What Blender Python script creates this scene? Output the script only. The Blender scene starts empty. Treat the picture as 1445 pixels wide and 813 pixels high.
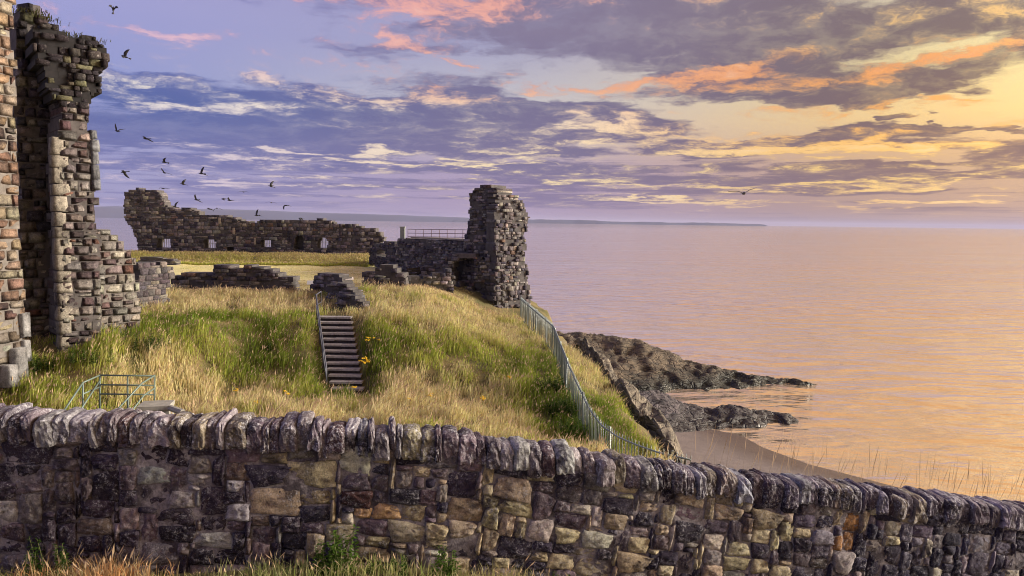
import bpy, bmesh, math, random
import numpy as np
from mathutils import Vector, Matrix

SC = bpy.context.scene
COL = SC.collection
R = math.radians

# ------------------------------------------------------------------ camera, sky, sun, exposure
EYE = 14.0                      # the eye stands 14 m above the sea
PITCH = R(5.09)                 # looking slightly down
ROLL = .0125                    # the horizon drops a little to the right
FPX, CX, CY = 1044.0, 722.5, 406.5
cam_d = bpy.data.cameras.new('camera')
cam = bpy.data.objects.new('camera', cam_d)
COL.objects.link(cam)
cam.location = (0, 0, EYE)
cam.rotation_euler = (Matrix.Rotation(R(90) - PITCH, 3, 'X') @ Matrix.Rotation(ROLL, 3, 'Z')).to_euler()
cam_d.sensor_width = 36.0
cam_d.lens = 36.0 * FPX / 1445.0
cam_d.clip_start = 0.1
cam_d.clip_end = 80000
SC.camera = cam
SC.render.engine = 'CYCLES'
SC.cycles.use_denoising = True
SC.cycles.filter_width = 1.0
SC.cycles.use_adaptive_sampling = True
SC.cycles.adaptive_threshold = .015
SC.cycles.adaptive_min_samples = 12
SC.cycles.max_bounces = 6
SC.cycles.diffuse_bounces = 3
SC.cycles.glossy_bounces = 3
SC.cycles.transparent_max_bounces = 8
SC.cycles.volume_bounces = 0
SC.view_settings.view_transform = 'Standard'
SC.view_settings.look = 'None'
SC.view_settings.exposure = 0.72
SC.view_settings.gamma = 1.0

SUN_AZ, SUN_EL = R(84), R(16)    # low sun behind the clouds, swung well right of the frame to reach the near faces


def srgb(r, g, b):
    def f(c):
        c /= 255.0
        return c / 12.92 if c <= .04045 else ((c + .055) / 1.055) ** 2.4
    return (f(r), f(g), f(b))


def ray(px, py):
    a, b = (px - CX) / FPX, (CY - py) / FPX
    a, b = a * math.cos(ROLL) - b * math.sin(ROLL), a * math.sin(ROLL) + b * math.cos(ROLL)
    c, s = math.cos(PITCH), math.sin(PITCH)
    return Vector((a, c + b * s, -s + b * c))


def at(px, py, Y):
    d = ray(px, py)
    return Vector((0, 0, EYE)) + d * (Y / d.y)


class Nt:
    """small helper for writing node trees as expressions"""
    def __init__(self, tree):
        self.t = tree

    def n(self, kind, **kw):
        nd = self.t.nodes.new(kind)
        for k, v in kw.items():
            setattr(nd, k, v)
        return nd

    def put(self, sock, v):
        if v is None:
            return
        if hasattr(v, 'is_output'):
            self.t.links.new(v, sock)
        elif isinstance(v, (tuple, list, Vector)):
            v = list(v)
            if len(sock.default_value) == 4 and len(v) == 3:
                v = v + [1.0]
            sock.default_value = v
        else:
            sock.default_value = v

    def m(self, op, a, b=None, c=None, clamp=False):
        nd = self.n('ShaderNodeMath', operation=op, use_clamp=clamp)
        for i, v in enumerate((a, b, c)):
            self.put(nd.inputs[i], v)
        return nd.outputs[0]

    def add(self, a, b): return self.m('ADD', a, b)
    def mul(self, a, b): return self.m('MULTIPLY', a, b)
    def sub(self, a, b): return self.m('SUBTRACT', a, b)

    def v(self, op, a, b=None, scale=None):
        nd = self.n('ShaderNodeVectorMath', operation=op)
        self.put(nd.inputs[0], a)
        if b is not None:
            self.put(nd.inputs[1], b)
        if scale is not None:
            self.put(nd.inputs['Scale'], scale)
        return nd.outputs['Value'] if op in ('LENGTH', 'DOT_PRODUCT', 'DISTANCE') else nd.outputs[0]

    def xyz(self, x, y, z=0.0):
        nd = self.n('ShaderNodeCombineXYZ')
        for i, q in enumerate((x, y, z)):
            self.put(nd.inputs[i], q)
        return nd.outputs[0]

    def sep(self, v):
        nd = self.n('ShaderNodeSeparateXYZ')
        self.put(nd.inputs[0], v)
        return nd.outputs

    def ss(self, v, lo, hi, a=0.0, b=1.0, smooth=True):
        nd = self.n('ShaderNodeMapRange', interpolation_type='SMOOTHSTEP' if smooth else 'LINEAR')
        for i, q in enumerate((v, lo, hi, a, b)):
            self.put(nd.inputs[i], q)
        return nd.outputs[0]

    def noise(self, vec, scale=1.0, detail=4.0, rough=.55, dist=0.0, color=False):
        nd = self.n('ShaderNodeTexNoise')
        if vec is not None:
            self.put(nd.inputs['Vector'], vec)
        nd.inputs['Scale'].default_value = scale
        nd.inputs['Detail'].default_value = detail
        nd.inputs['Roughness'].default_value = rough
        nd.inputs['Distortion'].default_value = dist
        return nd.outputs['Color'] if color else nd.outputs['Fac']

    def voro(self, vec, scale, feature='F1', out='Distance', rnd=1.0):
        nd = self.n('ShaderNodeTexVoronoi', feature=feature)
        if vec is not None:
            self.put(nd.inputs['Vector'], vec)
        nd.inputs['Scale'].default_value = scale
        nd.inputs['Randomness'].default_value = rnd
        return nd.outputs[out]

    def ramp(self, fac, stops, interp='LINEAR'):
        nd = self.n('ShaderNodeValToRGB')
        cr = nd.color_ramp
        cr.interpolation = interp
        while len(cr.elements) < len(stops):
            cr.elements.new(.5)
        for e, (p, c) in zip(cr.elements, stops):
            e.position = p
            e.color = tuple(c) + (1.0,) if len(c) == 3 else c
        self.put(nd.inputs[0], fac)
        return nd.outputs[0]

    def mix(self, f, a, b, blend='MIX'):
        nd = self.n('ShaderNodeMix', data_type='RGBA', blend_type=blend)
        self.put(nd.inputs[0], f)
        self.put(nd.inputs[6], a)
        self.put(nd.inputs[7], b)
        return nd.outputs[2]


def build_world():
    w = bpy.data.worlds.new('World')
    SC.world = w
    w.use_nodes = True
    w.cycles.sampling_method = 'NONE'
    t = w.node_tree
    t.nodes.clear()
    N = Nt(t)
    d = N.n('ShaderNodeTexCoord').outputs['Generated']
    x, y, z = N.sep(d)
    el = N.m('MAXIMUM', N.m('ARCSINE', z), 0.0)
    az = N.m('ARCTAN2', x, y)
    P0 = N.xyz(az, el)
    # how close the direction lies to the sun's side of the sky
    hl = N.m('SQRT', N.add(N.mul(x, x), N.mul(y, y)))
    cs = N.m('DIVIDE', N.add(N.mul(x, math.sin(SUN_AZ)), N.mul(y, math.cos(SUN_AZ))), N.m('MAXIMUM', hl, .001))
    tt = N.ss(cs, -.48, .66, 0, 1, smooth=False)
    elr = N.m('DIVIDE', el, R(40))                       # ramps run from the horizon to 40 degrees up
    E = lambda deg: deg / 40.0
    left = N.ramp(elr, [(E(0), srgb(152, 150, 196)), (E(4), srgb(154, 155, 206)), (E(9), srgb(138, 146, 207)),
                        (E(14), srgb(160, 158, 212)), (E(18), srgb(166, 156, 206)), (E(40), srgb(138, 142, 190))])
    midc = N.ramp(elr, [(E(0), srgb(165, 146, 182)), (E(4), srgb(176, 156, 188)), (E(6.5), srgb(206, 190, 190)), (E(9), srgb(200, 194, 200)),
                        (E(13), srgb(168, 164, 196)), (E(17), srgb(160, 156, 196)), (E(40), srgb(140, 144, 184))])
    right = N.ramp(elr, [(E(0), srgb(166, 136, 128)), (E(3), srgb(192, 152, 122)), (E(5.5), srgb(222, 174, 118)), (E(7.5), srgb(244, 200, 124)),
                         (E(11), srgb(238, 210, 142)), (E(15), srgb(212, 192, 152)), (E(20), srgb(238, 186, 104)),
                         (E(40), srgb(232, 172, 88))])  # upper stops are added gold above the view, for the sea to reflect
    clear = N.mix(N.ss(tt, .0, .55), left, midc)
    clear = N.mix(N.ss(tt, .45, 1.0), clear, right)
    sky = N.n('ShaderNodeTexSky', sky_type='NISHITA', sun_disc=False, sun_elevation=SUN_EL, sun_rotation=SUN_AZ)
    sky.altitude = 10
    sky.air_density = 1.2
    sky.dust_density = 2.0
    nish = N.v('SCALE', sky.outputs[0], scale=.12)
    clear = N.mix(.12, clear, nish)

    # cloud fields: streaks that tighten towards the horizon
    q = N.m('LOGARITHM', N.add(el, .055), math.e)
    aq = N.xyz(az, q)

    def cloud_noise(sx, sy, detail, rough, off=(0, 0), warp=None, color=False):
        mp = N.n('ShaderNodeMapping')
        N.put(mp.inputs['Vector'], aq)
        mp.inputs['Scale'].default_value = (sx, sy, 1)
        mp.inputs['Location'].default_value = (off[0], off[1], 0)
        vec = mp.outputs[0]
        if warp is not None:
            vec = N.v('ADD', vec, warp)
        nd = N.n('ShaderNodeTexNoise', noise_dimensions='2D')
        N.put(nd.inputs['Vector'], vec)
        nd.inputs['Scale'].default_value = 1.0
        nd.inputs['Detail'].default_value = detail
        nd.inputs['Roughness'].default_value = rough
        return nd.outputs['Color'] if color else nd.outputs['Fac']

    wv = N.v('SUBTRACT', cloud_noise(7, 5.5, 5, .6, color=True), (.5, .5, .5))
    wvo = N.v('SCALE', wv, scale=.8)
    n1 = cloud_noise(4.2, 4.6, 8, .6, (3.1, 1.7), wvo)
    n2 = cloud_noise(16, 11.5, 8, .68, (9.3, 4.4), N.v('SCALE', wv, scale=1.3))
    n3 = cloud_noise(2.6, 15, 5, .55, (5.5, 2.2), N.v('SCALE', wv, scale=.7))
    P = N.v('ADD', P0, N.v('MULTIPLY', wv, (.20, .05, 0)))     # placed clouds get bent outlines as well

    def bumps(feats, start=0.0):
        acc = start
        for (px, py, rx, ry, wgt, *rot) in feats:
            dr = ray(px, py).normalized()
            a0, e0 = math.atan2(dr.x, dr.y), math.asin(dr.z)
            ca = math.cos(a0)
            mp = N.n('ShaderNodeMapping', vector_type='TEXTURE')
            N.put(mp.inputs['Vector'], P)
            mp.inputs['Location'].default_value = (a0, e0, 0)
            mp.inputs['Rotation'].default_value = (0, 0, R(rot[0]) if rot else 0)
            mp.inputs['Scale'].default_value = (1.25 * rx * ca * ca / FPX, 1.25 * ry * ca / FPX, 1)
            g = N.n('ShaderNodeTexGradient', gradient_type='SPHERICAL')
            N.put(g.inputs[0], mp.outputs[0])
            acc = N.m('MULTIPLY_ADD', g.outputs['Fac'], wgt * 1.35, acc)
        return acc

    dark = bumps([
        (420, 160, 420, 60, .24), (250, 200, 300, 40, .20), (620, 195, 330, 45, .18), (720, 160, 150, 40, .16, -12),
        (880, 70, 260, 75, .26), (1000, 30, 200, 44, .20), (1320, 30, 260, 34, .22), (1190, 45, 160, 40, .10),
        (890, 172, 180, 22, .36, -4), (1110, 205, 200, 14, .36, 3), (1230, 192, 150, 14, .30), (1020, 207, 130, 10, .26),
        (1110, 150, 90, 14, .30, -3), (1250, 132, 200, 14, .36, 3), (1313, 158, 36, 8, .7),
        (1380, 179, 110, 5, .5), (1430, 218, 90, 20, .35), (1000, 250, 700, 20, .16), (1250, 245, 330, 10, .26),
        (1100, 100, 110, 24, .2), (640, 262, 420, 24, .12), (300, 280, 300, 16, .1), (1330, 100, 160, 22, .25),
        (1000, 190, 120, 14, -.2), (1060, 165, 150, 22, -.30), (1230, 160, 200, 12, -.3), (1300, 225, 160, 10, -.15),
        (1420, 150, 100, 40, -.25), (230, 60, 240, 60, -.25), (560, 120, 160, 24, -.1), (780, 128, 90, 22, -.25),
    ])
    lit = bumps([
        (600, 8, 170, 24, 0.19, 3), (600, 62, 100, 22, 0.15, -12), (670, 88, 80, 10, 0.16, -8), (250, 47, 100, 9, 0.15), (330, 105, 180, 14, 0.06),
        (190, 152, 100, 14, 0.12), (290, 158, 120, 12, 0.11), (540, 143, 140, 18, 0.15), (880, 120, 100, 12, 0.20, 8),
        (1000, 112, 120, 18, 0.19, 6), (1215, 112, 130, 12, 0.07), (1060, 88, 80, 12, 0.18, 10), (740, 122, 60, 12, 0.15),
        (870, 178, 90, 22, 0.12), (1000, 195, 110, 8, 0.15), (1400, 72, 100, 8, 0.15), (1290, 92, 100, 8, 0.15, 8),
        (1290, 208, 220, 8, 0.20), (1130, 215, 220, 7, 0.15), (860, 210, 240, 10, 0.14), (1210, 228, 150, 8, 0.14),
        (960, 285, 150, 4, 0.31), (870, 262, 260, 7, 0.14), (1270, 288, 140, 4, 0.22), (400, 212, 260, 4, 0.19), (560, 231, 320, 4, 0.19),
        (330, 252, 260, 4, 0.15), (640, 222, 220, 5, 0.12), (1150, 262, 260, 5, 0.15), (1350, 135, 90, 7, 0.19), (860, 30, 80, 20, 0.03), (1330, 250, 150, 6, 0.15),
        (230, 180, 200, 26, -0.15), (900, 60, 240, 50, -0.18), (300, 15, 260, 24, -0.15), (480, 190, 200, 14, -0.10),
    ])
    band = N.ss(el, R(1), R(9), 1.0, .25)
    nd = N.m('MULTIPLY_ADD', N.sub(n3, .5), band, n1)
    D = N.mul(N.ss(N.add(nd, dark), .47, .67), N.ss(el, 0, R(1.6), .35, .95))
    D = N.mul(D, N.sub(1.0, N.mul(N.mul(N.ss(el, R(17), R(24)), N.ss(tt, .45, .9)), .65)))  # sunward clouds thinned above the view so the added gold shows
    Dl = N.ramp(elr, [(E(0), srgb(140, 136, 188)), (E(4), srgb(122, 124, 182)), (E(8), srgb(88, 106, 172)), (E(13), srgb(120, 122, 188)), (E(40), srgb(120, 122, 172))])
    Dm = N.ramp(elr, [(E(0), srgb(142, 124, 165)), (E(4), srgb(130, 120, 158)), (E(9), srgb(120, 112, 152)), (E(14), srgb(142, 130, 160)), (E(40), srgb(122, 120, 160))])
    Dr = N.ramp(elr, [(E(0), srgb(156, 128, 126)), (E(4), srgb(144, 114, 108)), (E(8), srgb(126, 100, 98)), (E(13), srgb(128, 108, 108)), (E(18), srgb(134, 114, 120)), (E(40), srgb(182, 142, 98))])
    dcol = N.mix(N.ss(tt, .1, .55), Dl, Dm)
    dcol = N.mix(N.ss(tt, .5, 1.0), dcol, Dr)
    dcol = N.mix(N.ss(n2, .38, .68, .0, .55), dcol, N.mix(.6, dcol, clear))
    dcol = N.v('MULTIPLY', dcol, (.84, .85, .84))
    col = N.mix(D, clear, dcol)
    # sunlit cloud: a soft warm veil with brighter ragged cores
    nl = N.add(N.mul(n2, .60), N.mul(N.m('MULTIPLY_ADD', N.sub(n3, n1), N.ss(el, R(2), R(8), .8, .2), n1), .40))
    nb = N.add(N.m('MULTIPLY_ADD', N.sub(nl, .5), 1.45, .47), lit)
    lowf = N.ss(el, R(.2), R(2.0))
    Ll = N.ramp(elr, [(E(0), srgb(196, 180, 205)), (E(5), srgb(212, 198, 212)), (E(9), srgb(236, 226, 216)), (E(12), srgb(218, 182, 200)), (E(16), srgb(226, 172, 188)), (E(40), srgb(200, 165, 190))])
    Lmid = N.ramp(elr, [(E(0), srgb(230, 205, 190)), (E(3), srgb(252, 226, 176)), (E(8), srgb(246, 222, 196)), (E(10), srgb(236, 170, 138)), (E(14), srgb(236, 174, 160)), (E(18), srgb(232, 162, 150)), (E(40), srgb(220, 170, 170))])
    Lr = N.ramp(elr, [(E(0), srgb(240, 190, 130)), (E(4), srgb(252, 210, 126)), (E(7), srgb(250, 182, 96)), (E(11), srgb(236, 160, 100)), (E(13), srgb(246, 196, 124)), (E(17), srgb(236, 196, 146)), (E(40), srgb(238, 184, 104))])
    lcol = N.mix(N.ss(tt, .12, .5), Ll, Lmid)
    lcol = N.mix(N.ss(tt, .5, .9), lcol, Lr)
    col = N.mix(N.mul(N.mul(N.ss(nb, .48, .66), .45), lowf), col, N.mix(.35, lcol, dcol))
    col = N.mix(N.mul(N.mul(N.ss(nb, .56, .74), .95), lowf), col, lcol)
    col = N.mix(N.mul(N.ss(nb, .70, .95), .35), col, N.mix(.5, lcol, (1, .93, .8, 1)))
    col = N.v('SCALE', col, scale=N.m('MULTIPLY_ADD', N.mul(N.ss(cs, .42, .95), N.ss(el, R(40), R(3))), .85, 1.0))  # added sunward glow, mostly out of view, warming sea and land
    bg = N.n('ShaderNodeBackground')
    bg.inputs['Strength'].default_value = .12
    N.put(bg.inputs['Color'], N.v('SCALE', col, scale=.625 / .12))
    out = N.n('ShaderNodeOutputWorld')
    t.links.new(bg.outputs[0], out.inputs[0])


build_world()
sl = bpy.data.lights.new('sun', 'SUN')
sl.energy = 5.0
sl.angle = R(24)
sl.color = (1.0, .91, .77)
sun = bpy.data.objects.new('sun', sl)
COL.objects.link(sun)
sd = Vector((math.sin(SUN_AZ) * math.cos(SUN_EL), math.cos(SUN_AZ) * math.cos(SUN_EL), math.sin(SUN_EL)))
sun.rotation_euler = (-sd).to_track_quat('-Z', 'Y').to_euler()
sun.location = (60, 40, 40)
# ------------------------------------------------------------------ helpers
def lerp(a, b, t): return a + (b - a) * t


def sstep(t):
    t = np.clip(t, 0, 1)
    return t * t * (3 - 2 * t)


def _hash(ix, iy, iz):
    h = (ix * 374761393 + iy * 668265263 + iz * 2147483647 + 1013904223) & 0xffffffff
    h = ((h ^ (h >> 13)) * 1274126177) & 0xffffffff
    h = ((h ^ (h >> 15)) * 2246822519) & 0xffffffff
    return ((h ^ (h >> 16)) & 0xffffff) / float(0xffffff)


def vnoise(x, y, z=0.0):
    x, y, z = np.broadcast_arrays(np.asarray(x, float), np.asarray(y, float), np.asarray(z, float))
    ix, iy, iz = np.floor(x).astype(np.int64), np.floor(y).astype(np.int64), np.floor(z).astype(np.int64)
    fx, fy, fz = x - ix, y - iy, z - iz
    fx, fy, fz = fx * fx * (3 - 2 * fx), fy * fy * (3 - 2 * fy), fz * fz * (3 - 2 * fz)
    r = 0
    for dx in (0, 1):
        for dy in (0, 1):
            for dz in (0, 1):
                r = r + _hash(ix + dx, iy + dy, iz + dz) * (fx if dx else 1 - fx) * (fy if dy else 1 - fy) * (fz if dz else 1 - fz)
    return r * 2 - 1


def fbm(x, y, z=0.0, octv=4, rough=.5):
    a, s, r = 1.0, 1.0, 0.0
    for i in range(octv):
        r = r + a * vnoise(np.asarray(x) * s + 17.3 * i, np.asarray(y) * s + 5.1 * i, np.asarray(z) * s + 9.7 * i)
        a *= rough
        s *= 2.03
    return r


def raw_mesh(name, verts, polys, tint=None, smooth=False):
    """verts (n,3); polys: list of index arrays, each (m,k) with one k; tint (n,3) becomes the colour attribute"""
    me = bpy.data.meshes.new(name)
    verts = np.asarray(verts, np.float32)
    polys = [np.asarray(p, np.int32) for p in polys if len(p)]
    me.vertices.add(len(verts))
    me.vertices.foreach_set('co', verts.ravel())
    nl = sum(p.size for p in polys)
    npoly = sum(len(p) for p in polys)
    me.loops.add(nl)
    me.polygons.add(npoly)
    me.loops.foreach_set('vertex_index', np.concatenate([p.ravel() for p in polys]))
    tot = np.concatenate([np.full(len(p), p.shape[1], np.int32) for p in polys])
    start = np.concatenate([[0], np.cumsum(tot)[:-1]]).astype(np.int32)
    me.polygons.foreach_set('loop_start', start)
    if smooth:
        me.polygons.foreach_set('use_smooth', np.ones(npoly, bool))
    if tint is not None:
        at_ = me.attributes.new('tint', 'FLOAT_COLOR', 'POINT')
        c = np.ones((len(verts), 4), np.float32)
        c[:, :3] = tint
        at_.data.foreach_set('color', c.ravel())
    me.update(calc_edges=True)
    me.validate()
    return me


def link(name, me, mat=None, parent=None):
    o = bpy.data.objects.new(name, me)
    COL.objects.link(o)
    if mat is not None and me is not None and not len(me.materials):
        me.materials.append(mat)
    if parent is not None:
        o.parent = parent
        o.matrix_parent_inverse = Matrix.Identity(4)
    return o


def tag(o, label=None, cat=None, group=None, kind=None):
    for k, v in (('label', label), ('category', cat), ('group', group), ('kind', kind)):
        if v:
            o[k] = v
    return o


def empty(name, loc=(0, 0, 0), label=None, cat=None, group=None):
    o = bpy.data.objects.new(name, None)
    COL.objects.link(o)
    o.location = loc
    o.empty_display_size = .3
    return tag(o, label, cat, group)


def grid_polys(nu, nv, closed_u=False):
    iu = np.arange(nu if closed_u else nu - 1)
    iv = np.arange(nv - 1)
    a, b = np.meshgrid(iu, iv, indexing='ij')
    a, b = a.ravel(), b.ravel()
    a2 = (a + 1) % nu
    return np.stack([a * nv + b, a2 * nv + b, a2 * nv + b + 1, a * nv + b + 1], 1)


class MB:
    """collects boxes and tubes that make up ONE part"""
    def __init__(self):
        self.v, self.f = [], []

    def box(self, c, s, rot=None, bevel=0.0):
        i = len(self.v)
        hx, hy, hz = s[0] / 2, s[1] / 2, s[2] / 2
        for sx in (-1, 1):
            for sy in (-1, 1):
                for sz in (-1, 1):
                    p = Vector((sx * hx, sy * hy, sz * hz))
                    if rot is not None:
                        p = rot @ p
                    self.v.append(tuple(p + Vector(c)))
        for q in ((0, 1, 3, 2), (4, 6, 7, 5), (0, 4, 5, 1), (2, 3, 7, 6), (0, 2, 6, 4), (1, 5, 7, 3)):
            self.f.append(tuple(i + k for k in q))
        return self

    def tube(self, pts, r, n=8, cap=True):
        pts = [Vector(p) for p in pts]
        rings = []
        for k, p in enumerate(pts):
            t = (pts[min(k + 1, len(pts) - 1)] - pts[max(k - 1, 0)]).normalized()
            up = Vector((0, 0, 1)) if abs(t.z) < .95 else Vector((1, 0, 0))
            s = t.cross(up).normalized()
            u = s.cross(t)
            rr = r[k] if isinstance(r, (list, tuple)) else r
            i = len(self.v)
            for j in range(n):
                a = 2 * math.pi * j / n
                self.v.append(tuple(p + (s * math.cos(a) + u * math.sin(a)) * rr))
            rings.append(i)
        for a, b in zip(rings, rings[1:]):
            for j in range(n):
                self.f.append((a + j, a + (j + 1) % n, b + (j + 1) % n, b + j))
        if cap:
            self.f.append(tuple(rings[0] + j for j in reversed(range(n))))
            self.f.append(tuple(rings[-1] + j for j in range(n)))
        return self

    def build(self, name, mat, parent=None, smooth=False):
        me = bpy.data.meshes.new(name)
        me.from_pydata(self.v, [], self.f)
        if smooth:
            for p in me.polygons:
                p.use_smooth = True
        me.update()
        return link(name, me, mat, parent)


# ------------------------------------------------------------------ materials
def new_mat(name):
    m = bpy.data.materials.new(name)
    m.use_nodes = True
    t = m.node_tree
    t.nodes.clear()
    N = Nt(t)
    b = N.n('ShaderNodeBsdfPrincipled')
    o = N.n('ShaderNodeOutputMaterial')
    t.links.new(b.outputs[0], o.inputs[0])
    return m, N, b


def bump(N, b, h, strength=.5, dist=.02):
    nd = N.n('ShaderNodeBump')
    nd.inputs['Strength'].default_value = strength
    nd.inputs['Distance'].default_value = dist
    N.put(nd.inputs['Height'], h)
    N.put(b.inputs['Normal'], nd.outputs[0])


def pos(N):
    return N.n('ShaderNodeNewGeometry').outputs['Position']


def plain_mat(name, c, rough=.6, metal=0.0, vary=.25, scale=6.0, bmp=0.0):
    m, N, b = new_mat(name)
    n = N.noise(pos(N), scale, 6, .65)
    f = N.ss(n, .25, .75, 1 - vary, 1 + vary, smooth=False)
    N.put(b.inputs['Base Color'], N.v('SCALE', c, scale=f))
    b.inputs['Roughness'].default_value = rough
    b.inputs['Metallic'].default_value = metal
    if bmp:
        bump(N, b, n, .6, bmp)
    return m


def stone_mat(name, source, lichen=.5, spread=0.0, lichen_col=(.48, .47, .50), crust=.4, size=1.0, bmp=.02, crust_col=(.022, .017, .022)):
    """weathered stone: own colour per stone, mottling, pale lichen dots, dark algae crust"""
    m, N, b = new_mat(name)
    p = pos(N)
    if source == 'object':
        base = N.n('ShaderNodeObjectInfo').outputs['Color']
    else:
        base = N.n('ShaderNodeAttribute', attribute_name='tint').outputs['Color']
    g = N.noise(p, 9 / size, 8, .7)
    g2 = N.noise(p, 38 / size, 5, .7)
    f = N.m('MULTIPLY_ADD', N.sub(g, .5), 3.0, 1.12)
    f = N.m('MULTIPLY_ADD', N.sub(g2, .5), 1.7, f)
    c = N.v('SCALE', base, scale=N.m('MAXIMUM', f, .12))
    big = N.noise(p, 1.7 / size, 6, .68)
    cr = N.ss(N.add(N.mul(big, .75), N.mul(g, .25)), .56 - .12 * crust, .66 - .08 * crust)
    c = N.mix(N.mul(cr, min(1.0, crust + .35)), c, crust_col)
    vd = N.voro(N.v('ADD', p, N.v('SCALE', N.noise(p, 25 / size, 2, .5, color=True), scale=.05 * size)), 16 / size)
    lm = N.mul(N.ss(N.add(vd, N.mul(N.sub(g2, .5), .5)), .12, .26, 1, 0), N.ss(N.noise(p, 3.0 / size, 4, .6), .52, .66))
    lm2 = N.ss(N.noise(p, 8 / size, 9, .80), .55, .63)
    lm = N.m('MAXIMUM', lm, N.mul(lm2, N.ss(big, .35, .5, 1, 0)))
    speck = N.mul(N.ss(N.noise(p, 60 / size, 4, .8), .57, .65), N.ss(N.noise(p, 5 / size, 4, .6), .38, .58))
    lm = N.m('MAXIMUM', lm, N.mul(speck, .8))
    if spread:
        lm = N.m('MAXIMUM', lm, N.mul(N.ss(N.noise(p, 15 / size, 9, .84), .535 - .05 * spread, .60), N.ss(N.noise(p, 2.6 / size, 4, .6), .40, .60)))
    c = N.mix(N.mul(lm, lichen), c, lichen_col)
    pit = N.ss(N.noise(p, 48 / size, 4, .75), .42, .34)
    c = N.mix(N.mul(pit, .75), c, crust_col)
    N.put(b.inputs['Base Color'], c)
    b.inputs['Roughness'].default_value = .92
    b.inputs['Specular IOR Level'].default_value = .2
    h = N.add(N.add(N.mul(g, .8), N.mul(g2, .35)), N.mul(N.noise(p, 110 / size, 3, .6), .12))
    bump(N, b, h, 1.0, bmp * 1.8)
    return m


# ------------------------------------------------------------------ the lie of the land
# metal fence along the cliff edge: (pixel column, pixel row of its top rail, distance)
FENCE_H = 1.25
FENCE = [at(735, 420, 39.5), at(757, 438, 35), at(780, 457, 31.5), at(800, 506, 26), at(818, 545, 24.2), at(833, 575, 23),
         at(850, 597, 22), at(872, 612, 21.2), at(898, 623, 20.6), at(930, 634, 20.2), at(975, 644, 19.8)]
fy = np.array([p.y for p in FENCE][::-1])
fx_ = np.array([p.x for p in FENCE][::-1])
fz_ = np.array([p.z - FENCE_H for p in FENCE][::-1])
# seaward edge of the headland, near to far
EY = np.concatenate([[6, 14, 18.5], fy, [42, 45, 48, 55, 60, 63, 66]])
EX = np.concatenate([[9, 8.5, 7.5], fx_, [1.25, .6, -.8, -7.6, -10.2, -11, -11.5]])
EZ = np.concatenate([[8, 6.8, 6.4], fz_, [9.0, 9.6, 10.0, 10.2, 10.2, 10.4, 10.4]])
SHORE_Y = [20, 36, 42.6, 45.7, 48.4, 50, 56, 60, 66, 75]
SHORE_X = [30, 23.5, 17.6, 16.0, 15.4, 13.5, 11.8, 11, 6, 2]


def wall_y(x): return 7.2 + .1876 * x + .01232 * x * x


_wt = []
for _px, _py in ((-250, 572), (0, 580), (130, 582), (250, 586), (400, 591), (500, 597), (600, 604), (700, 617), (850, 641), (1000, 661),
                 (1200, 684), (1330, 698), (1445, 713), (1650, 742)):
    _x = (_px - CX) / FPX * 7.2
    for _ in range(8):
        _x = at(_px, _py, wall_y(_x)).x
    _wt.append((_x, at(_px, _py, wall_y(_x)).z))
_wt = np.array(_wt)


def wall_top(x): return np.interp(x, _wt[:, 0], _wt[:, 1])


_a, _b = at(489.5, 555, 26.7), at(472, 453, 30.4)
STEP0, STEP1 = (_a.x, _a.z), (_b.x, _b.z)


def ground_z(x, y, detail=True):
    x, y = np.asarray(x, float), np.asarray(y, float)
    toe = -5.2 * sstep((-9.5 - x) / 4.5)
    mound = 7.75 + 2.2 * sstep((y - 25.2 - toe) / (6.0 - .2 * toe)) + .38 * sstep((y - 31) / 6)
    mound = mound + .72 * sstep((y - 59.3) / 2.6)
    ex, ez = np.interp(y, EY, EX), np.interp(y, EY, EZ)
    win = np.interp(y, [0, 20, 30, 40, 46, 50], [3, 4, 6.5, 5.5, 2.5, 1.2])
    ins = lerp(ez, mound, sstep((ex - x) / win))
    # the flight of steps is cut into the slope
    st = np.clip((y - 26.7) / 3.7, -.3, 1.4)
    sx = lerp(STEP0[0], STEP1[0], st)
    lvl = lerp(STEP0[1], STEP1[1], np.clip(st, 0, 1)) - .10 + .02 * (st > 1)
    ins = lerp(ins, lvl, sstep((1.35 - np.abs(x - sx)) / .6) * sstep((st + .28) / .2) * sstep((1.4 - st) / .25))
    eh = np.interp(y, [18, 24, 31, 40, 46, 60], [2.2, 2.3, 1.6, 1.0, .5, .5])
    out = np.maximum(x - ex, 0)
    slope = ez - .28 * np.minimum(out, eh) - .15 * sstep(out / eh)
    beach = np.clip(.055 * (np.interp(y, SHORE_Y, SHORE_X) - x), -2.5, 1.5)
    cw = np.interp(y, [20, 30, 45], [4.2, 3.4, 3.0])
    rough = fbm(x * .9, y * .9, 3, 3) * .5 if detail else 0
    outz = lerp(slope, beach, sstep((out - eh + rough * .6) / cw))
    z = np.where(x < ex, ins, outz)
    z = lerp(z, -2.0, sstep((y - 64.6) / 3.0)) if True else z
    # bank against the back of the roadside wall, on its seaward half
    dist = y - wall_y(x)
    bank = wall_top(x) - .72 - .55 * np.maximum(dist - .2, 0)
    bank = bank - 4 * sstep((2.2 - x) / 1.4) - 3 * np.maximum(x - 8.5, 0) - 6 * np.maximum(-dist, 0)
    bank = np.where(x > .9, bank, -10)
    z = np.maximum(z, bank)
    if detail:
        z = z + .07 * fbm(x * .8, y * .8, 0, 3) * (z > .6)
    return z


def ground_hit(px, py, y0=12.0, y1=70.0):
    """where the sight line through a pixel meets the ground"""
    d = ray(px, py)
    ys = np.linspace(y0, y1, 600)
    pts = np.outer(ys / d.y, np.array(d)) + np.array([0, 0, EYE])
    g = ground_z(pts[:, 0], pts[:, 1], False)
    k = np.argmax(pts[:, 2] <= g) if np.any(pts[:, 2] <= g) else len(ys) - 1
    return Vector((pts[k, 0], pts[k, 1], float(ground_z(pts[k, 0], pts[k, 1]))))


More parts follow.
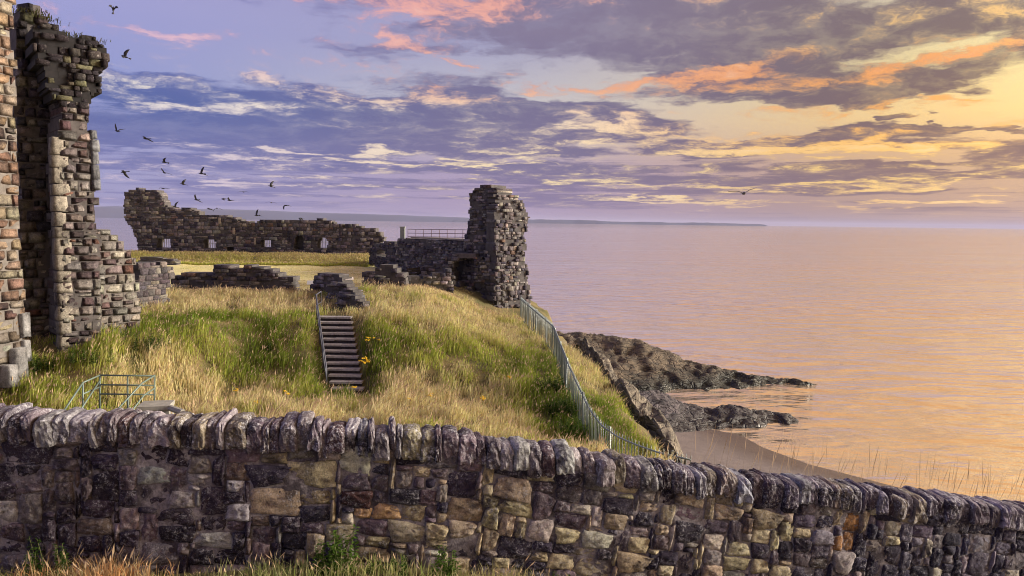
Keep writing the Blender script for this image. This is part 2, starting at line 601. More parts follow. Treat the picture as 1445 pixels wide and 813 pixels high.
# ground sheet of the headland, cliff and beach
def build_ground():
    xs = np.concatenate([np.arange(-52, -22, 1.0), np.arange(-22, 22, .28), np.arange(22, 60.1, 1.0)])
    ys = np.concatenate([np.arange(5.5, 18, .5), np.arange(18, 48, .28), np.arange(48, 100, .6)])
    X, Y = np.meshgrid(xs, ys, indexing='ij')
    Z = ground_z(X, Y)
    v = np.stack([X.ravel(), Y.ravel(), Z.ravel()], 1)
    pl = grid_polys(len(xs), len(ys))
    keep = (Y.ravel() > wall_y(X.ravel()) + .16)[pl].all(1)
    me = raw_mesh('ground', v, [pl[keep]], smooth=True)
    m, N, b = new_mat('turf_cliff_and_sand')
    g = N.n('ShaderNodeNewGeometry')
    p, nrm = g.outputs['Position'], g.outputs['Normal']
    px_, py_, pz_ = N.sep(p)
    n = N.noise(p, .9, 8, .65)
    nf = N.noise(p, 14, 5, .65)
    turf = N.mix(N.ss(n, .35, .65), (.075, .075, .022), (.19, .145, .06))
    turf = N.v('SCALE', turf, scale=N.ss(nf, .2, .8, .6, 1.35, smooth=False))
    # mown court lawn, straw coloured in summer
    mown = N.mix(N.ss(N.noise(N.v('MULTIPLY', p, (.35, 1.6, 1)), 1.0, 6, .6), .35, .7), (.72, .65, .34), (.60, .56, .24))
    mown = N.v('SCALE', mown, scale=N.ss(nf, .2, .8, .85, 1.15, smooth=False))
    lawn = N.mul(N.mul(N.ss(py_, 37.8, 38.2), N.ss(py_, 60.2, 59.6)), N.mul(N.ss(pz_, 9.9, 10.05), N.ss(px_, -3.2, -4.0)))
    c = N.mix(lawn, turf, mown)
    # rock where it is steep, sand low down
    nz = N.sep(nrm)[2]
    rock = N.mix(N.ss(N.noise(N.v('MULTIPLY', p, (1, 1, 3)), 1.3, 8, .7), .3, .7), (.045, .04, .038), (.20, .165, .13))
    rf = N.mul(N.ss(N.add(nz, N.mul(N.sub(n, .5), .3)), .84, .68), N.ss(pz_, 7.8, 6.6))
    c = N.mix(rf, c, rock)
    sand = N.mix(N.ss(N.noise(p, 2.2, 6, .7), .3, .7), (.17, .138, .135), (.215, .175, .165))
    sand = N.mix(N.ss(pz_, .28, .05), sand, (.115, .085, .075))
    sf = N.ss(N.add(pz_, N.mul(N.sub(n, .5), 1.2)), 1.75, 1.35)
    c = N.mix(sf, c, sand)
    N.put(b.inputs['Base Color'], c)
    N.put(b.inputs['Roughness'], N.ss(pz_, .25, .02, .95, .35))
    bump(N, b, N.add(N.mul(nf, .4), n), .8, .08)
    o = link('ground', me, m)
    tag(o, 'grassy castle headland falling to a sandy cove', kind='structure')


build_ground()


def build_verge():
    xs, ys = np.arange(-12, 14.1, .4), np.arange(-8, 1.01, .1)
    X, T = np.meshgrid(xs, ys, indexing='ij')
    Y = np.where(T > 0, T * (wall_y(X) + .1), T)
    Z = 12.22 - .23 * Y - .14 * np.maximum(0, X + 1) + .03 * fbm(X * 1.5, Y * 1.5, 0, 3)
    me = raw_mesh('verge', np.stack([X.ravel(), Y.ravel(), Z.ravel()], 1), [grid_polys(len(xs), len(ys))], smooth=True)
    m, N, b = new_mat('verge_soil')
    n = N.noise(pos(N), 5, 8, .65)
    N.put(b.inputs['Base Color'], N.mix(N.ss(n, .3, .7), (.05, .05, .02), (.13, .10, .045)))
    b.inputs['Roughness'].default_value = .95
    bump(N, b, n, .8, .05)
    tag(link('verge', me, m), 'rough grass verge below the roadside wall', kind='structure')


build_verge()


def build_sea():
    v = [(-40000, -500, 0), (40000, -500, 0), (40000, 45000, 0), (-40000, 45000, 0)]
    me = raw_mesh('sea', v, [[(0, 1, 2, 3)]])
    m, N, b = new_mat('sea_water')
    p = pos(N)
    _, py_, _ = N.sep(p)
    q = N.v('MULTIPLY', p, (.16, .40, 1))
    wob = N.v('SCALE', N.noise(p, .05, 2, .5, color=True), scale=2.2)
    q = N.v('ADD', q, wob)
    a = N.noise(q, 1.0, 3, .5)
    a2 = N.noise(N.v('MULTIPLY', p, (.55, 1.25, 1)), 1.0, 4, .55)
    sw = N.noise(N.v('MULTIPLY', p, (.012, .05, 1)), 1.0, 3, .5)
    calm = N.ss(N.add(py_, N.mul(N.sub(sw, .5), 60)), 45, 105, .42, 1.0)     # the cove lies smoother than the open sea
    lanes = N.ss(N.noise(N.v('MULTIPLY', p, (.006, .022, 1)), 1.0, 4, .6), .36, .62, .35, 1.25)   # wind lanes
    h = N.mul(N.mul(N.add(N.mul(a, 1.0), N.mul(a2, .2)), calm), lanes)
    h = N.mul(h, .85)
    bump(N, b, h, 1.0, 1.4)
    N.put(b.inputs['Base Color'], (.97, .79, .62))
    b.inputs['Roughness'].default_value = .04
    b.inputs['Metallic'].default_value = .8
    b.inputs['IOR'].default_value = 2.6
    tag(link('sea', me, m), 'calm sea reflecting the sunset sky', kind='structure')


build_sea()


# low coast across the bay
def build_hills():
    m = plain_mat('far_coast_air_blue', (.028, .045, .10), .95, vary=.3, scale=.002)  # blue of the distant air is put into the base colour, besides the haze
    D = 15000.0
    for name, prof, label, base_y in (
            ('hills', [(-400, 287), (0, 293), (100, 294), (160, 291), (240, 294), (330, 296), (420, 299), (500, 302), (560, 304), (650, 307), (700, 309.5), (760, 311)], 'long blue hills across the bay on the horizon', D),
            ('headland', [(640, 311), (740, 309.5), (800, 310.5), (860, 312.5), (940, 314), (1010, 315), (1050, 316), (1075, 317.2)], 'thin low headland ending on the horizon', D * .86)):
        pts = []
        px = np.linspace(prof[0][0], prof[-1][0], 220)
        py = np.interp(px, [q[0] for q in prof], [q[1] for q in prof])
        tops = [at(a, b, base_y) for a, b in zip(px, py)]
        v, rows = [], 5
        for k, p in enumerate(tops):
            zt = max(p.z + 9 * float(fbm(k * .11, 3.3, 0, 4)), .5) if 0 < k < len(tops) - 1 else .3
            for j in range(rows):
                s = j / (rows - 1)
                yy = base_y - 500 + 1100 * s + 120 * float(fbm(k * .07, s * 3, 2, 2))
                prof_ = math.sin(math.pi * min(s * 1.02, 1)) ** .7
                v.append((p.x, yy, -2 + (zt + 2) * prof_))
        me = raw_mesh(name, v, [grid_polys(len(tops), rows)], smooth=True)
        tag(link(name, me, m), label, kind='structure')


build_hills()


# ------------------------------------------------------------------ shore rocks
def rock_mat(name, dark, pale, wet):
    m, N, b = new_mat(name)
    p = pos(N)
    _, _, pz_ = N.sep(p)
    st = N.noise(N.v('MULTIPLY', p, (.5, .9, 3.2)), 1.2, 8, .7)
    n = N.noise(p, 3.2, 8, .7)
    c = N.mix(N.ss(st, .32, .62), dark, pale)
    c = N.v('SCALE', c, scale=N.ss(n, .2, .8, .45, 1.5, smooth=False))
    lowm = N.ss(N.add(pz_, N.mul(N.sub(n, .5), 1.2)), 1.3, .35)
    c = N.mix(lowm, c, wet)
    N.put(b.inputs['Base Color'], c)
    N.put(b.inputs['Roughness'], N.ss(pz_, 1.2, .2, .9, .45))
    crack = N.voro(N.v('MULTIPLY', p, (.8, 1.4, 2.4)), 1.3, feature='DISTANCE_TO_EDGE')
    h = N.add(N.add(N.mul(n, .6), st), N.mul(N.ss(crack, 0, .12), .5))
    bump(N, b, h, 1.0, .25)
    return m


def outcrop(name, crest, foot, back, label, mat, seed, sharp=1.6, disp=.28, prof_pow=2.0):
    cp = np.array([tuple(at(*c)) for c in crest])
    fp = np.array([tuple(at(*c)) for c in foot])
    nu, nv = 120, 44
    u = np.linspace(0, 1, nu)
    def res(pts):
        d = np.concatenate([[0], np.cumsum(np.linalg.norm(np.diff(pts[:, :2], axis=0), axis=1))])
        d /= d[-1]
        return np.stack([np.interp(u, d, pts[:, i]) for i in range(3)], 1)
    C, F = res(cp), res(fp)
    V = np.zeros((nu, nv, 3))
    for j in range(nv):
        s = j / (nv - 1)
        if s < .68:
            t = s / .68                               # foot to crest
            P = lerp(F, C, t)
            z = F[:, 2] - .5 + (C[:, 2] - F[:, 2] + .5) * (1 - (1 - t) ** prof_pow)
        else:
            t = (s - .68) / .32
            P = C.copy()
            P[:, 1] += t * back
            P[:, 0] += t * back * .15
            z = C[:, 2] * (1 - t) ** .8 - .9 * t
        V[:, j, 0], V[:, j, 1], V[:, j, 2] = P[:, 0], P[:, 1], z
    X, Y, Z = V[..., 0], V[..., 1], V[..., 2]
    tap = np.minimum(1, np.minimum(u / .03 + .2, (1 - u) / .12 + .12))[:, None]
    d = fbm(X * .55, Y * .55, Z * .8 + seed, 5, .55) * disp
    lay = Z * sharp + .35 * X * .25 + fbm(X * .3, Y * .3, seed, 2) * .8
    fr = lay - np.floor(lay)
    Z2 = Z + (d + (sstep(fr * 1.6) - fr) * .34 / sharp * 1.4 + .12 * fbm(X * 2.2, Y * 2.2, seed, 4, .6)) * tap
    Y2 = Y - fbm(X * .8, Z * 2.5, seed + 4, 3) * .45 * tap
    me = raw_mesh(name, np.stack([X.ravel(), Y2.ravel(), Z2.ravel()], 1), [grid_polys(nu, nv)], smooth=False)
    return tag(link(name, me, mat), label, 'rock', 'rocks along the shore')


rk1 = rock_mat('shore_rock', (.04, .034, .03), (.17, .13, .09), (.016, .017, .013))
rk2 = rock_mat('low_reef_rock', (.03, .028, .038), (.13, .11, .12), (.035, .028, .032))
outcrop('rock_outcrop', [(770, 466, 72), (815, 468, 72), (845, 475, 71), (870, 475, 70), (905, 486, 69.5), (945, 500, 69), (968, 506, 68), (985, 516, 67.5), (1050, 527, 66.5), (1100, 536, 65.5), (1135, 541, 64.8), (1165, 545, 64.5)],
        [(780, 560, 56), (850, 562, 57), (900, 566, 58.5), (950, 566, 59.5), (1000, 562, 60.2), (1050, 557, 61.5), (1090, 554, 62.6), (1135, 549, 63.8), (1168, 547, 64.2)],
        5.0, 'large brown rocky outcrop sloping down into the sea', rk1, 3.0, disp=.34, prof_pow=1.5)
outcrop('rock_ledge', [(960, 514, 70), (1000, 517, 70), (1050, 529, 69), (1095, 540, 67.5), (1120, 546, 66)],
        [(965, 530, 67), (1000, 535, 66.5), (1050, 541, 66), (1095, 547, 65), (1122, 549, 65.2)],
        3.0, 'low dark rock ledge behind the brown outcrop tip', rk1, 8.0, sharp=2.5, disp=.12)
outcrop('reef', [(865, 543, 50), (900, 553, 51.5), (950, 563, 53), (1000, 575, 53.5), (1025, 571, 53.5), (1060, 578, 53.2), (1100, 587, 52.6), (1145, 597, 52), (1172, 602, 51.8)],
        [(870, 588, 46.5), (905, 594, 47), (950, 601, 48), (1000, 607, 48.6), (1050, 613, 48.9), (1085, 613, 49.2), (1115, 610, 50), (1152, 605, 51.2), (1176, 604, 51.5)],
        2.6, 'low grey ribbed reef beside the sandy beach', rk2, 15.0, sharp=3.2, disp=.26, prof_pow=1.7)
outcrop('skerry', [(1142, 546, 65), (1155, 543.5, 65.2), (1170, 546, 65)], [(1141, 548, 64.6), (1156, 548, 64.6), (1172, 547.5, 64.6)], .8,
        'tiny dark rock just off the outcrop tip', rk1, 22.0, sharp=3.0, disp=.05)
outcrop('cliff_rock', [(818, 480, 36), (838, 500, 33.5), (856, 524, 31), (872, 548, 29), (893, 572, 27.5), (915, 594, 26), (936, 618, 25), (964, 662, 24)],
        [(800, 560, 37), (840, 600, 36), (870, 620, 34), (895, 630, 32), (920, 640, 31), (940, 650, 30), (955, 660, 29), (968, 672, 28)],
        1.5, 'pale weathered cliff edge rock below the dry grass', rock_mat('cliff_edge_rock', (.07, .062, .055), (.27, .23, .18), (.05, .04, .035)), 31.0, sharp=1.8, disp=.30, prof_pow=3.0)
# ------------------------------------------------------------------ masonry
def stone_template(rng, n=4, square=.75, jit=.05, dome=.12, rough=.04, back=1.0):
    """one rubble stone in the unit square, face towards -y, body running back to y = back"""
    g = np.linspace(-1, 1, n)
    U, V = np.meshgrid(g, g, indexing='ij')
    # pull the square's corners in towards a rounded outline
    r = np.maximum(np.abs(U), np.abs(V))
    L = np.hypot(U, V) + 1e-9
    k = (square + (1 - square) * r / L)
    cx_ = 1 + rng.uniform(-jit, jit, 4) * 2
    A, B = U * k, V * k
    A2 = A * (1 + (cx_[0] - 1) * V + (cx_[1] - 1) * .5)
    B2 = B * (1 + (cx_[2] - 1) * U + (cx_[3] - 1) * .5)
    A2 = A2 + rng.normal(0, jit * .45, A.shape)
    B2 = B2 + rng.normal(0, jit * .45, A.shape)
    depth = -dome * (1 - np.clip(r, 0, 1) ** 3) + rng.normal(0, rough, A.shape) * (r < .99)
    depth = depth + (rng.uniform(-.05, .05) * U + rng.uniform(-.05, .05) * V)
    v = np.stack([A2.ravel() * .5, depth.ravel(), B2.ravel() * .5], 1)
    f = grid_polys(n, n)[:, ::1]
    ring = [i * n for i in range(n)] + [(n - 1) * n + j for j in range(1, n)] + [i * n + n - 1 for i in range(n - 2, -1, -1)] + [j for j in range(n - 2, 0, -1)]
    ring = np.array(ring)
    b0 = len(v)
    vb = v[ring].copy()
    vb[:, 1] = back
    v = np.concatenate([v, vb])
    m = len(ring)
    i = np.arange(m)
    side = np.stack([ring[i], b0 + i, b0 + (i + 1) % m, ring[(i + 1) % m]], 1)
    return v, np.concatenate([f, side]), np.arange(b0, b0 + m)[None, ::-1]


def template_mesh(name, tpl, mat, smooth=True):
    v, f, cap = tpl
    me = raw_mesh(name, v, [f, cap], smooth=False)
    if smooth:
        sm = np.zeros(len(me.polygons), bool)
        sm[:len(f)] = True
        me.polygons.foreach_set('use_smooth', sm)
    me.materials.append(mat)
    return me


def courses(s0, s1, z0, z1, h, w, rng, split=.25):
    """roughly coursed rubble as rectangles (s, z, width, height)"""
    out = []
    z = z0
    while z < z1:
        hh = rng.uniform(*h)
        s = s0 - rng.uniform(0, w[1])
        while s < s1:
            ww = rng.uniform(*w) * (1 + .25 * (rng.random() < .2))
            if rng.random() < split and hh > (h[0] + h[1]) * .42:
                q = rng.uniform(.38, .62)
                out.append((s, z, ww, hh * q))
                if rng.random() < .5:
                    out.append((s, z + hh * q, ww, hh * (1 - q)))
                else:
                    c = rng.uniform(.35, .65)
                    out.append((s, z + hh * q, ww * c, hh * (1 - q)))
                    out.append((s + ww * c, z + hh * q, ww * (1 - c), hh * (1 - q)))
            else:
                out.append((s, z, ww, hh))
            s += ww
        z += hh
    return out


def packed(s0, s1, z0, z1, cell, rng, sizes):
    """uncoursed random rubble: rectangles of mixed size packed without gaps"""
    nx, nz = int((s1 - s0) / cell), int((z1 - z0) / cell)
    used = np.zeros((nx, nz), bool)
    out = []
    for j in range(nz):
        for i in range(nx):
            if used[i, j]:
                continue
            a, b = sizes[rng.choice(len(sizes), p=SIZE_P)]
            while a > 1 and (i + a > nx or used[i:i + a, j].any()):
                a -= 1
            while b > 1 and (j + b > nz or used[i:i + a, j:j + b].any()):
                b -= 1
            used[i:i + a, j:j + b] = True
            out.append((s0 + i * cell, z0 + j * cell, a * cell, b * cell))
    return out


def inside(poly, s, z):
    c = False
    j = len(poly) - 1
    for i in range(len(poly)):
        a, b = poly[i], poly[j]
        if (a[1] > z) != (b[1] > z) and s < (b[0] - a[0]) * (z - a[1]) / (b[1] - a[1]) + a[0]:
            c = not c
        j = i
    return c


class Face:
    """a vertical wall face through two (pixel column, distance) points; outlines are read off in pixels"""
    def __init__(self, pl, yl, pr, yr, row=360):
        self.o = at(pl, row, yl)
        e = at(pr, row, yr)
        self.o.z = 0
        e.z = 0
        self.t = (e - self.o).normalized()
        self.n = Vector((self.t.y, -self.t.x, 0))          # towards the viewer
        self.a = math.atan2(self.t.y, self.t.x)

    def sz(self, px, py):
        d = ray(px, py)
        c = Vector((0, 0, EYE))
        k = (self.o - c).dot(self.n) / d.dot(self.n)
        p = c + d * k
        return ((p - self.o).dot(self.t), p.z)

    def p(self, s, z, back=0.0):
        q = self.o + self.t * s - self.n * back
        return Vector((q.x, q.y, z))


def pick(rng, pal):
    w = np.array([q[1] for q in pal], float)
    c = np.array(pal[rng.choice(len(pal), p=w / w.sum())][0])
    return c * rng.uniform(.75, 1.25) * (1 + rng.normal(0, .04, 3))


SIZE_P = None
STONE_GROUP = {}


def cells_for(face, outline, holes, h, w, rng, split=.25, base_drop=.5, ragged=.0):
    poly = [face.sz(*q) for q in outline]
    hl = [[face.sz(*q) for q in hh] for hh in holes]
    s0, s1 = min(q[0] for q in poly), max(q[0] for q in poly)
    z0, z1 = min(q[1] for q in poly) - base_drop, max(q[1] for q in poly)
    out = []
    for (s, z, ww, hh) in courses(s0, s1 + w[1], z0, z1 + h[1], h, w, rng, split):
        # clip the stone to the outline by sampling along its middle
        ok = [q for q in np.linspace(s, s + ww, 9) if inside(poly, q + rng.normal(0, ragged), max(z + hh * .5, min(p_[1] for p_ in poly) + .02))
              and not any(inside(hh_, q, z + hh * .5) for hh_ in hl)]
        if len(ok) < 3:
            continue
        a, b = max(s, ok[0] - ww / 16), min(s + ww, ok[-1] + ww / 16)
        if b - a > .08:
            out.append((a, z, b - a, hh))
    return out


def masonry_joined(name, face, cells, thick, pal, mat, parent, rng, gap=.02, prof=.03, dark_top=None, n=4):
    """every stone is real geometry, joined into one part (too small in the photo to pick apart)"""
    tpls = [stone_template(rng, n, rng.uniform(.82, .95), .06, .10, .05) for _ in range(14)]
    V, F, C, T = [], [], [], []
    off = 0
    t, nn = np.array(face.t), np.array(face.n)
    o = np.array(face.o)
    for (s, z, w, h) in cells:
        v, f, cap = tpls[rng.integers(len(tpls))]
        fl = rng.choice([-1, 1])
        pr = rng.normal(0, prof)
        ra = rng.normal(0, .05)
        u0, u1 = v[:, 0] * fl * (w - gap), v[:, 2] * (h - gap)
        ss_ = s + w / 2 + u0 - u1 * ra
        zz = z + h / 2 + u1 + u0 * ra
        yy = np.where(v[:, 1] > .9, thick + rng.normal(0, .04), v[:, 1] * min(w, h) * .8 + pr)
        P = o[None] + ss_[:, None] * t - yy[:, None] * nn
        P[:, 2] = zz
        V.append(P)
        if fl < 0:
            f, cap = f[:, ::-1], cap[:, ::-1]
        F.append(f + off)
        C.append(cap + off)
        col = pick(rng, pal)
        if dark_top is not None:
            col = col * dark_top(s + w / 2, z + h / 2)
        T.append(np.tile(col, (len(v), 1)))
        off += len(v)
    me = raw_mesh(name, np.concatenate(V), [np.concatenate(F), np.concatenate(C)], np.concatenate(T))
    return tag(link(name, me, mat, parent), kind='stuff')


def mortar(name, face, cells, thick, mat, parent, rng, inset=.022):
    """the bedding behind and between the stones"""
    mb = MB()
    rot = Matrix.Rotation(face.a, 3, 'Z')
    for (s, z, w, h) in cells:
        i0, i1 = inset + rng.uniform(-.006, .006), inset + rng.uniform(-.006, .006)
        c = face.p(s + w / 2, z + h / 2, (thick + i0 - i1) / 2)
        mb.box(c, (w + rng.uniform(-.02, .005), thick - i0 - i1, h + rng.uniform(.0, .02)), rot)
    return mb.build(name, mat, parent)


def masonry_parts(name, face, cells, thick, colour, meshes, parent, rng, gap=.025, prof=.03):
    """each stone its own object; alike stones share mesh data"""
    out = []
    for (s, z, w, h) in cells:
        o = bpy.data.objects.new(name, meshes[rng.integers(len(meshes))])
        COL.objects.link(o)
        o.parent = parent
        base = parent.location if parent else Vector((0, 0, 0))
        o.location = face.p(s + w / 2, z + h / 2, rng.normal(0, prof)) - base
        o.rotation_euler = (0, rng.normal(0, .012), face.a)
        o.scale = (max(w - gap, .04), thick, max(h - gap, .04))
        col = colour(s + w / 2, z + h / 2)
        o.color = (col[0], col[1], col[2], 1)
        out.append(o)
    return out


RNG = np.random.default_rng(11)
M_rubble = stone_mat('ruin_stone', 'attr', lichen=.45, lichen_col=(.42, .40, .38), crust=.35, size=2.2, bmp=.04)
M_bed = plain_mat('old_bedding', (.075, .068, .070), .95, vary=.5, scale=3)
PAL_RUIN = [(tuple(k * q for k, q in zip((.80, .84, .92), c)), w) for c, w in [((.16, .135, .13), 4), ((.23, .195, .18), 3), ((.085, .07, .075), 3), ((.31, .27, .22), 1.6), ((.20, .13, .10), .6), ((.06, .052, .068), 2.2)]]

# ---------- far curtain wall with window openings
def far_wall():
    f = Face(175, 63, 548, 62.4)
    outl = [(196, 359), (192, 340), (186, 322), (176, 310), (174, 288), (176, 271), (190, 266), (222, 268), (229, 280), (232, 289), (240, 294), (247, 295), (253, 296), (262, 293), (272, 295),
            (282, 302), (300, 303), (318, 304), (335, 309), (350, 313), (366, 312), (388, 309), (398, 311), (420, 310), (438, 312), (452, 308), (466, 313), (484, 319),
            (500, 318), (520, 321), (534, 326), (541, 336), (540, 346), (543, 362)]
    win = [(231, 342, 9, 7), (296, 344, 8, 6.5), (375, 344.5, 7, 6), (422, 343, 6, 10), (455, 343, 6.5, 6), (325, 352, 5, 4)]
    holes = [[(x - a, y - b * .6), (x - a * .6, y - b), (x + a * .6, y - b), (x + a, y - b * .5), (x + a, y + b), (x - a, y + b)] for x, y, a, b in win]
    root = empty('curtain_wall', f.p(11, 11.0), 'long ruined curtain wall with window openings beyond the mown lawn', 'wall')
    root['kind'] = 'thing'
    inv = Matrix.Translation(-root.location)
    cells = cells_for(f, outl, holes, (.15, .34), (.22, .62), RNG, .3, .5, .06)
    parts = [masonry_joined('masonry', f, cells, 1.1, PAL_RUIN, M_rubble, root, RNG),
             mortar('bedding', f, cells, 1.1, M_bed, root, RNG)]
    wm = plain_mat('white_metal', (.75, .76, .80), .4, vary=.05)
    for k in (0, 1, 2, 4):
        x, y, a, b = win[k]
        (sa, zb), (sb, zt) = f.sz(x - a, y + b), f.sz(x + a, y - b)
        mb = MB()
        for q in np.linspace(sa + .08, sb - .08, 6):
            mb.tube([f.p(q, zb - .1, .7), f.p(q, zt + .1, .7)], .028, 6)
        mb.tube([f.p(sa - .1, (zt + zb) / 2, .7), f.p(sb + .1, (zt + zb) / 2, .7)], .02, 6)
        parts.append(mb.build('window_grille', wm, root))
    # dressed jambs beside the blocked openings
    mb = MB()
    jm = plain_mat('pale_jamb', (.30, .25, .20), .9, vary=.4)
    for (px, y0, y1) in ((310, 307, 316), (330, 322, 330), (335, 333, 341), (360, 336, 345)):
        (s, z1), (_, z0) = f.sz(px, y0), f.sz(px, y1)
        j = MB().box(f.p(s, (z0 + z1) / 2, -.02), (.16, .16, z1 - z0), Matrix.Rotation(f.a, 3, 'Z')).build('jamb_stone', jm, root)
        parts.append(j)
    for o in parts:
        o.matrix_parent_inverse = inv
    # the back of the blocked door and the dark low opening
    bk = MB()
    for k in (3, 5):
        x, y, a, b = win[k]
        (sa, zb), (sb, zt) = f.sz(x - a, y + b), f.sz(x + a, y - b)
        bk.box(f.p((sa + sb) / 2, (zb + zt) / 2, .85), (sb - sa + .1, .2, zt - zb + .1), Matrix.Rotation(f.a, 3, 'Z'))
    o = bk.build('blocking', M_bed, root)
    o.matrix_parent_inverse = inv


far_wall()


def ruin(name, label, segs, cat='wall', pal=PAL_RUIN, h=(.16, .32), w=(.28, .75), gap=.02, prof=.04, extra=None):
    """segs: (face, outline, holes, thickness) pieces of one ruin"""
    f0, o0 = segs[0][0], segs[0][1]
    s, z = f0.sz(*o0[0])
    root = empty(name, f0.p(s, z), label, cat)
    root['kind'] = 'thing'
    inv = Matrix.Translation(-root.location)
    for (f, outl, holes, th) in segs:
        cells = cells_for(f, outl, holes, h, w, RNG, .3, .5, .10)
        for o in (masonry_joined('masonry', f, cells, th, pal, M_rubble, root, RNG, gap, prof), mortar('bedding', f, cells, th, M_bed, root, RNG)):
            o.matrix_parent_inverse = inv
    return root, inv


# ---------- sea tower and the wall running back from it
def sea_tower():
    fA = Face(655, 42.6, 712, 41.2)                  # broad inland face
    fB = Face(696, 40.85, 749, 42.4)                  # seaward corner, turned away
    fB2 = Face(690, 43.4, 749, 43.6)
    fC = Face(560, 53, 700, 43.6)                    # range wall
    fD = Face(585, 42.6, 705, 41.2)                  # lower front walls with the fireplace
    segs = [
        (fA, [(652, 420), (653, 375), (656, 345), (655, 336), (660, 322), (658, 312), (664, 304), (660, 298), (666, 292), (662, 280), (668, 268), (680, 262), (691, 262), (700, 267), (706, 275), (709, 300), (709, 440), (690, 440)], [], 1.6),
        (fB, [(699, 436), (699, 272), (706, 276), (716, 273), (728, 277), (736, 283), (741, 287), (741, 296), (745, 306), (743, 322), (738, 332), (741, 346), (739, 362), (744, 378), (744, 396), (749, 412), (749, 436)], [], .8),
        (fB2, [(665, 420), (668, 284), (690, 276), (714, 288), (738, 294), (740, 330), (738, 360), (744, 400), (746, 430)], [], 1.2),
        (fC, [(558, 386), (558, 348), (562, 337), (578, 336), (600, 338), (640, 339), (670, 341), (700, 343), (700, 400), (640, 396), (590, 388)], [], 1.0),
        (fD, [(585, 408), (588, 392), (596, 378), (612, 374), (626, 366), (640, 358), (668, 362), (690, 366), (700, 372), (708, 390), (709, 440), (690, 436), (650, 418), (620, 410)],
         [[(652, 362), (667, 362), (669, 376), (669, 398), (652, 412), (650, 400), (640, 400), (640, 370)], [(666, 402), (676, 396), (688, 402), (690, 420), (668, 420)]], .9),
    ]
    root, inv = ruin('sea_tower', 'tall jagged tower stump of dark rubble on the cliff edge', segs, 'tower', h=(.13, .28), w=(.17, .42), gap=.02, prof=.07)
    # shadowed backs of the fireplace and the cellar opening
    mb = MB()
    rot = Matrix.Rotation(fD.a, 3, 'Z')
    for (x0, y0, x1, y1) in ((634, 356, 694, 430),):
        (sa, zb), (sb, zt) = fD.sz(x0, y1), fD.sz(x1, y0)
        mb.box(fD.p((sa + sb) / 2, (zb + zt) / 2, 1.35), (sb - sa, .25, zt - zb), rot)
    o = mb.build('recess_back', M_bed, root)
    o.matrix_parent_inverse = inv
    # hearth lintel
    (sa, zb), (sb, zt) = fD.sz(645, 364), fD.sz(672, 358)
    o = MB().box(fD.p((sa + sb) / 2, (zb + zt) / 2, .3), (sb - sa, .75, zt - zb), rot).build('lintel', plain_mat('lintel_stone', (.10, .085, .085), .9, vary=.4, bmp=.03), root)
    o.matrix_parent_inverse = inv
    # pale flat capping along the range wall
    cp = plain_mat('pale_capping', (.24, .21, .19), .9, vary=.4)
    (sa, z), (sb, _) = fC.sz(580, 336), fC.sz(692, 341)
    o = MB().box(fC.p((sa + sb) / 2, z + .04, .5), (sb - sa, 1.06, .1), Matrix.Rotation(fC.a, 3, 'Z')).build('capping', cp, root)
    o.matrix_parent_inverse = inv
    # turf and dark link wall between the range and the curtain wall
    fE = Face(520, 60, 563, 53)
    r2, i2 = ruin('link_wall', 'dark broken wall with a small arch joining curtain wall and range', [
        (fE, [(520, 372), (522, 350), (532, 344), (545, 342), (556, 344), (561, 350), (562, 382), (540, 378)],
         [[(531, 362), (531, 356), (534, 352), (539, 351), (543, 354), (545, 362)]], .8)], pal=[((.06, .05, .06), 3), ((.11, .09, .09), 2)])
    return fC


FC = sea_tower()

# ---------- low broken walls round the court
ruin('low_wall', 'broken knee-high wall of thin slabs in front of the lawn', [
    (Face(238, 37.4, 312, 37.2), [(236, 418), (240, 388), (262, 387), (290, 388), (312, 388), (312, 420)], [], .9),
    (Face(300, 36.9, 414, 36.7), [(300, 418), (301, 380), (304, 374), (322, 373), (326, 378), (346, 377), (362, 377), (382, 380), (390, 388), (404, 390), (411, 394), (412, 418)], [], 1.0)],
    h=(.15, .30), w=(.25, .62), prof=.06)
ruin('low_wall', 'short stepped wall stub butting against the left tower', [
    (Face(196, 31.5, 245, 33.5), [(192, 452), (195, 376), (205, 372), (228, 373), (244, 373), (245, 392), (238, 400), (236, 440), (238, 452)], [], .9)],
    h=(.14, .30), w=(.25, .6), prof=.015, pal=[((.10, .085, .085), 3), ((.06, .05, .06), 3), ((.17, .145, .13), 1.5)])
ruin('low_wall', 'low slabbed wall stub between the steps and the sea tower', [
    (Face(510, 39.2, 572, 39), [(511, 412), (512, 386), (522, 388), (530, 378), (542, 373), (556, 375), (562, 384), (572, 390), (574, 412)], [], 1.0),
    (Face(566, 39.6, 640, 40.2), [(566, 412), (568, 392), (590, 394), (606, 390), (622, 384), (640, 380), (642, 416), (600, 412)], [], .9)],
    h=(.15, .30), w=(.24, .6), prof=.06)
ruin('low_wall', 'tumbled slab wall running down beside the top of the steps', [
    (Face(443, 36.6, 484, 35.4), [(442, 412), (443, 388), (456, 385), (478, 386), (482, 396), (486, 412)], [], .7),
    (Face(462, 34.8, 498, 33.6), [(460, 420), (462, 404), (474, 398), (488, 402), (498, 412), (500, 424)], [], .5),
    (Face(474, 33.2, 512, 32.2), [(474, 434), (476, 420), (488, 414), (500, 418), (509, 426), (513, 436)], [], .45)],
    h=(.12, .24), w=(.25, .65), prof=.08, pal=[((.16, .15, .17), 3), ((.24, .22, .23), 2), ((.09, .08, .10), 2)])
ruin('low_wall', 'long low dark kerb wall at the left foot of the grass bank', [
    (Face(196, 57.5, 250, 57.5), [(196, 371), (196, 364), (215, 363), (232, 365), (248, 368), (248, 372)], [], .8)], h=(.10, .18), w=(.4, .9))


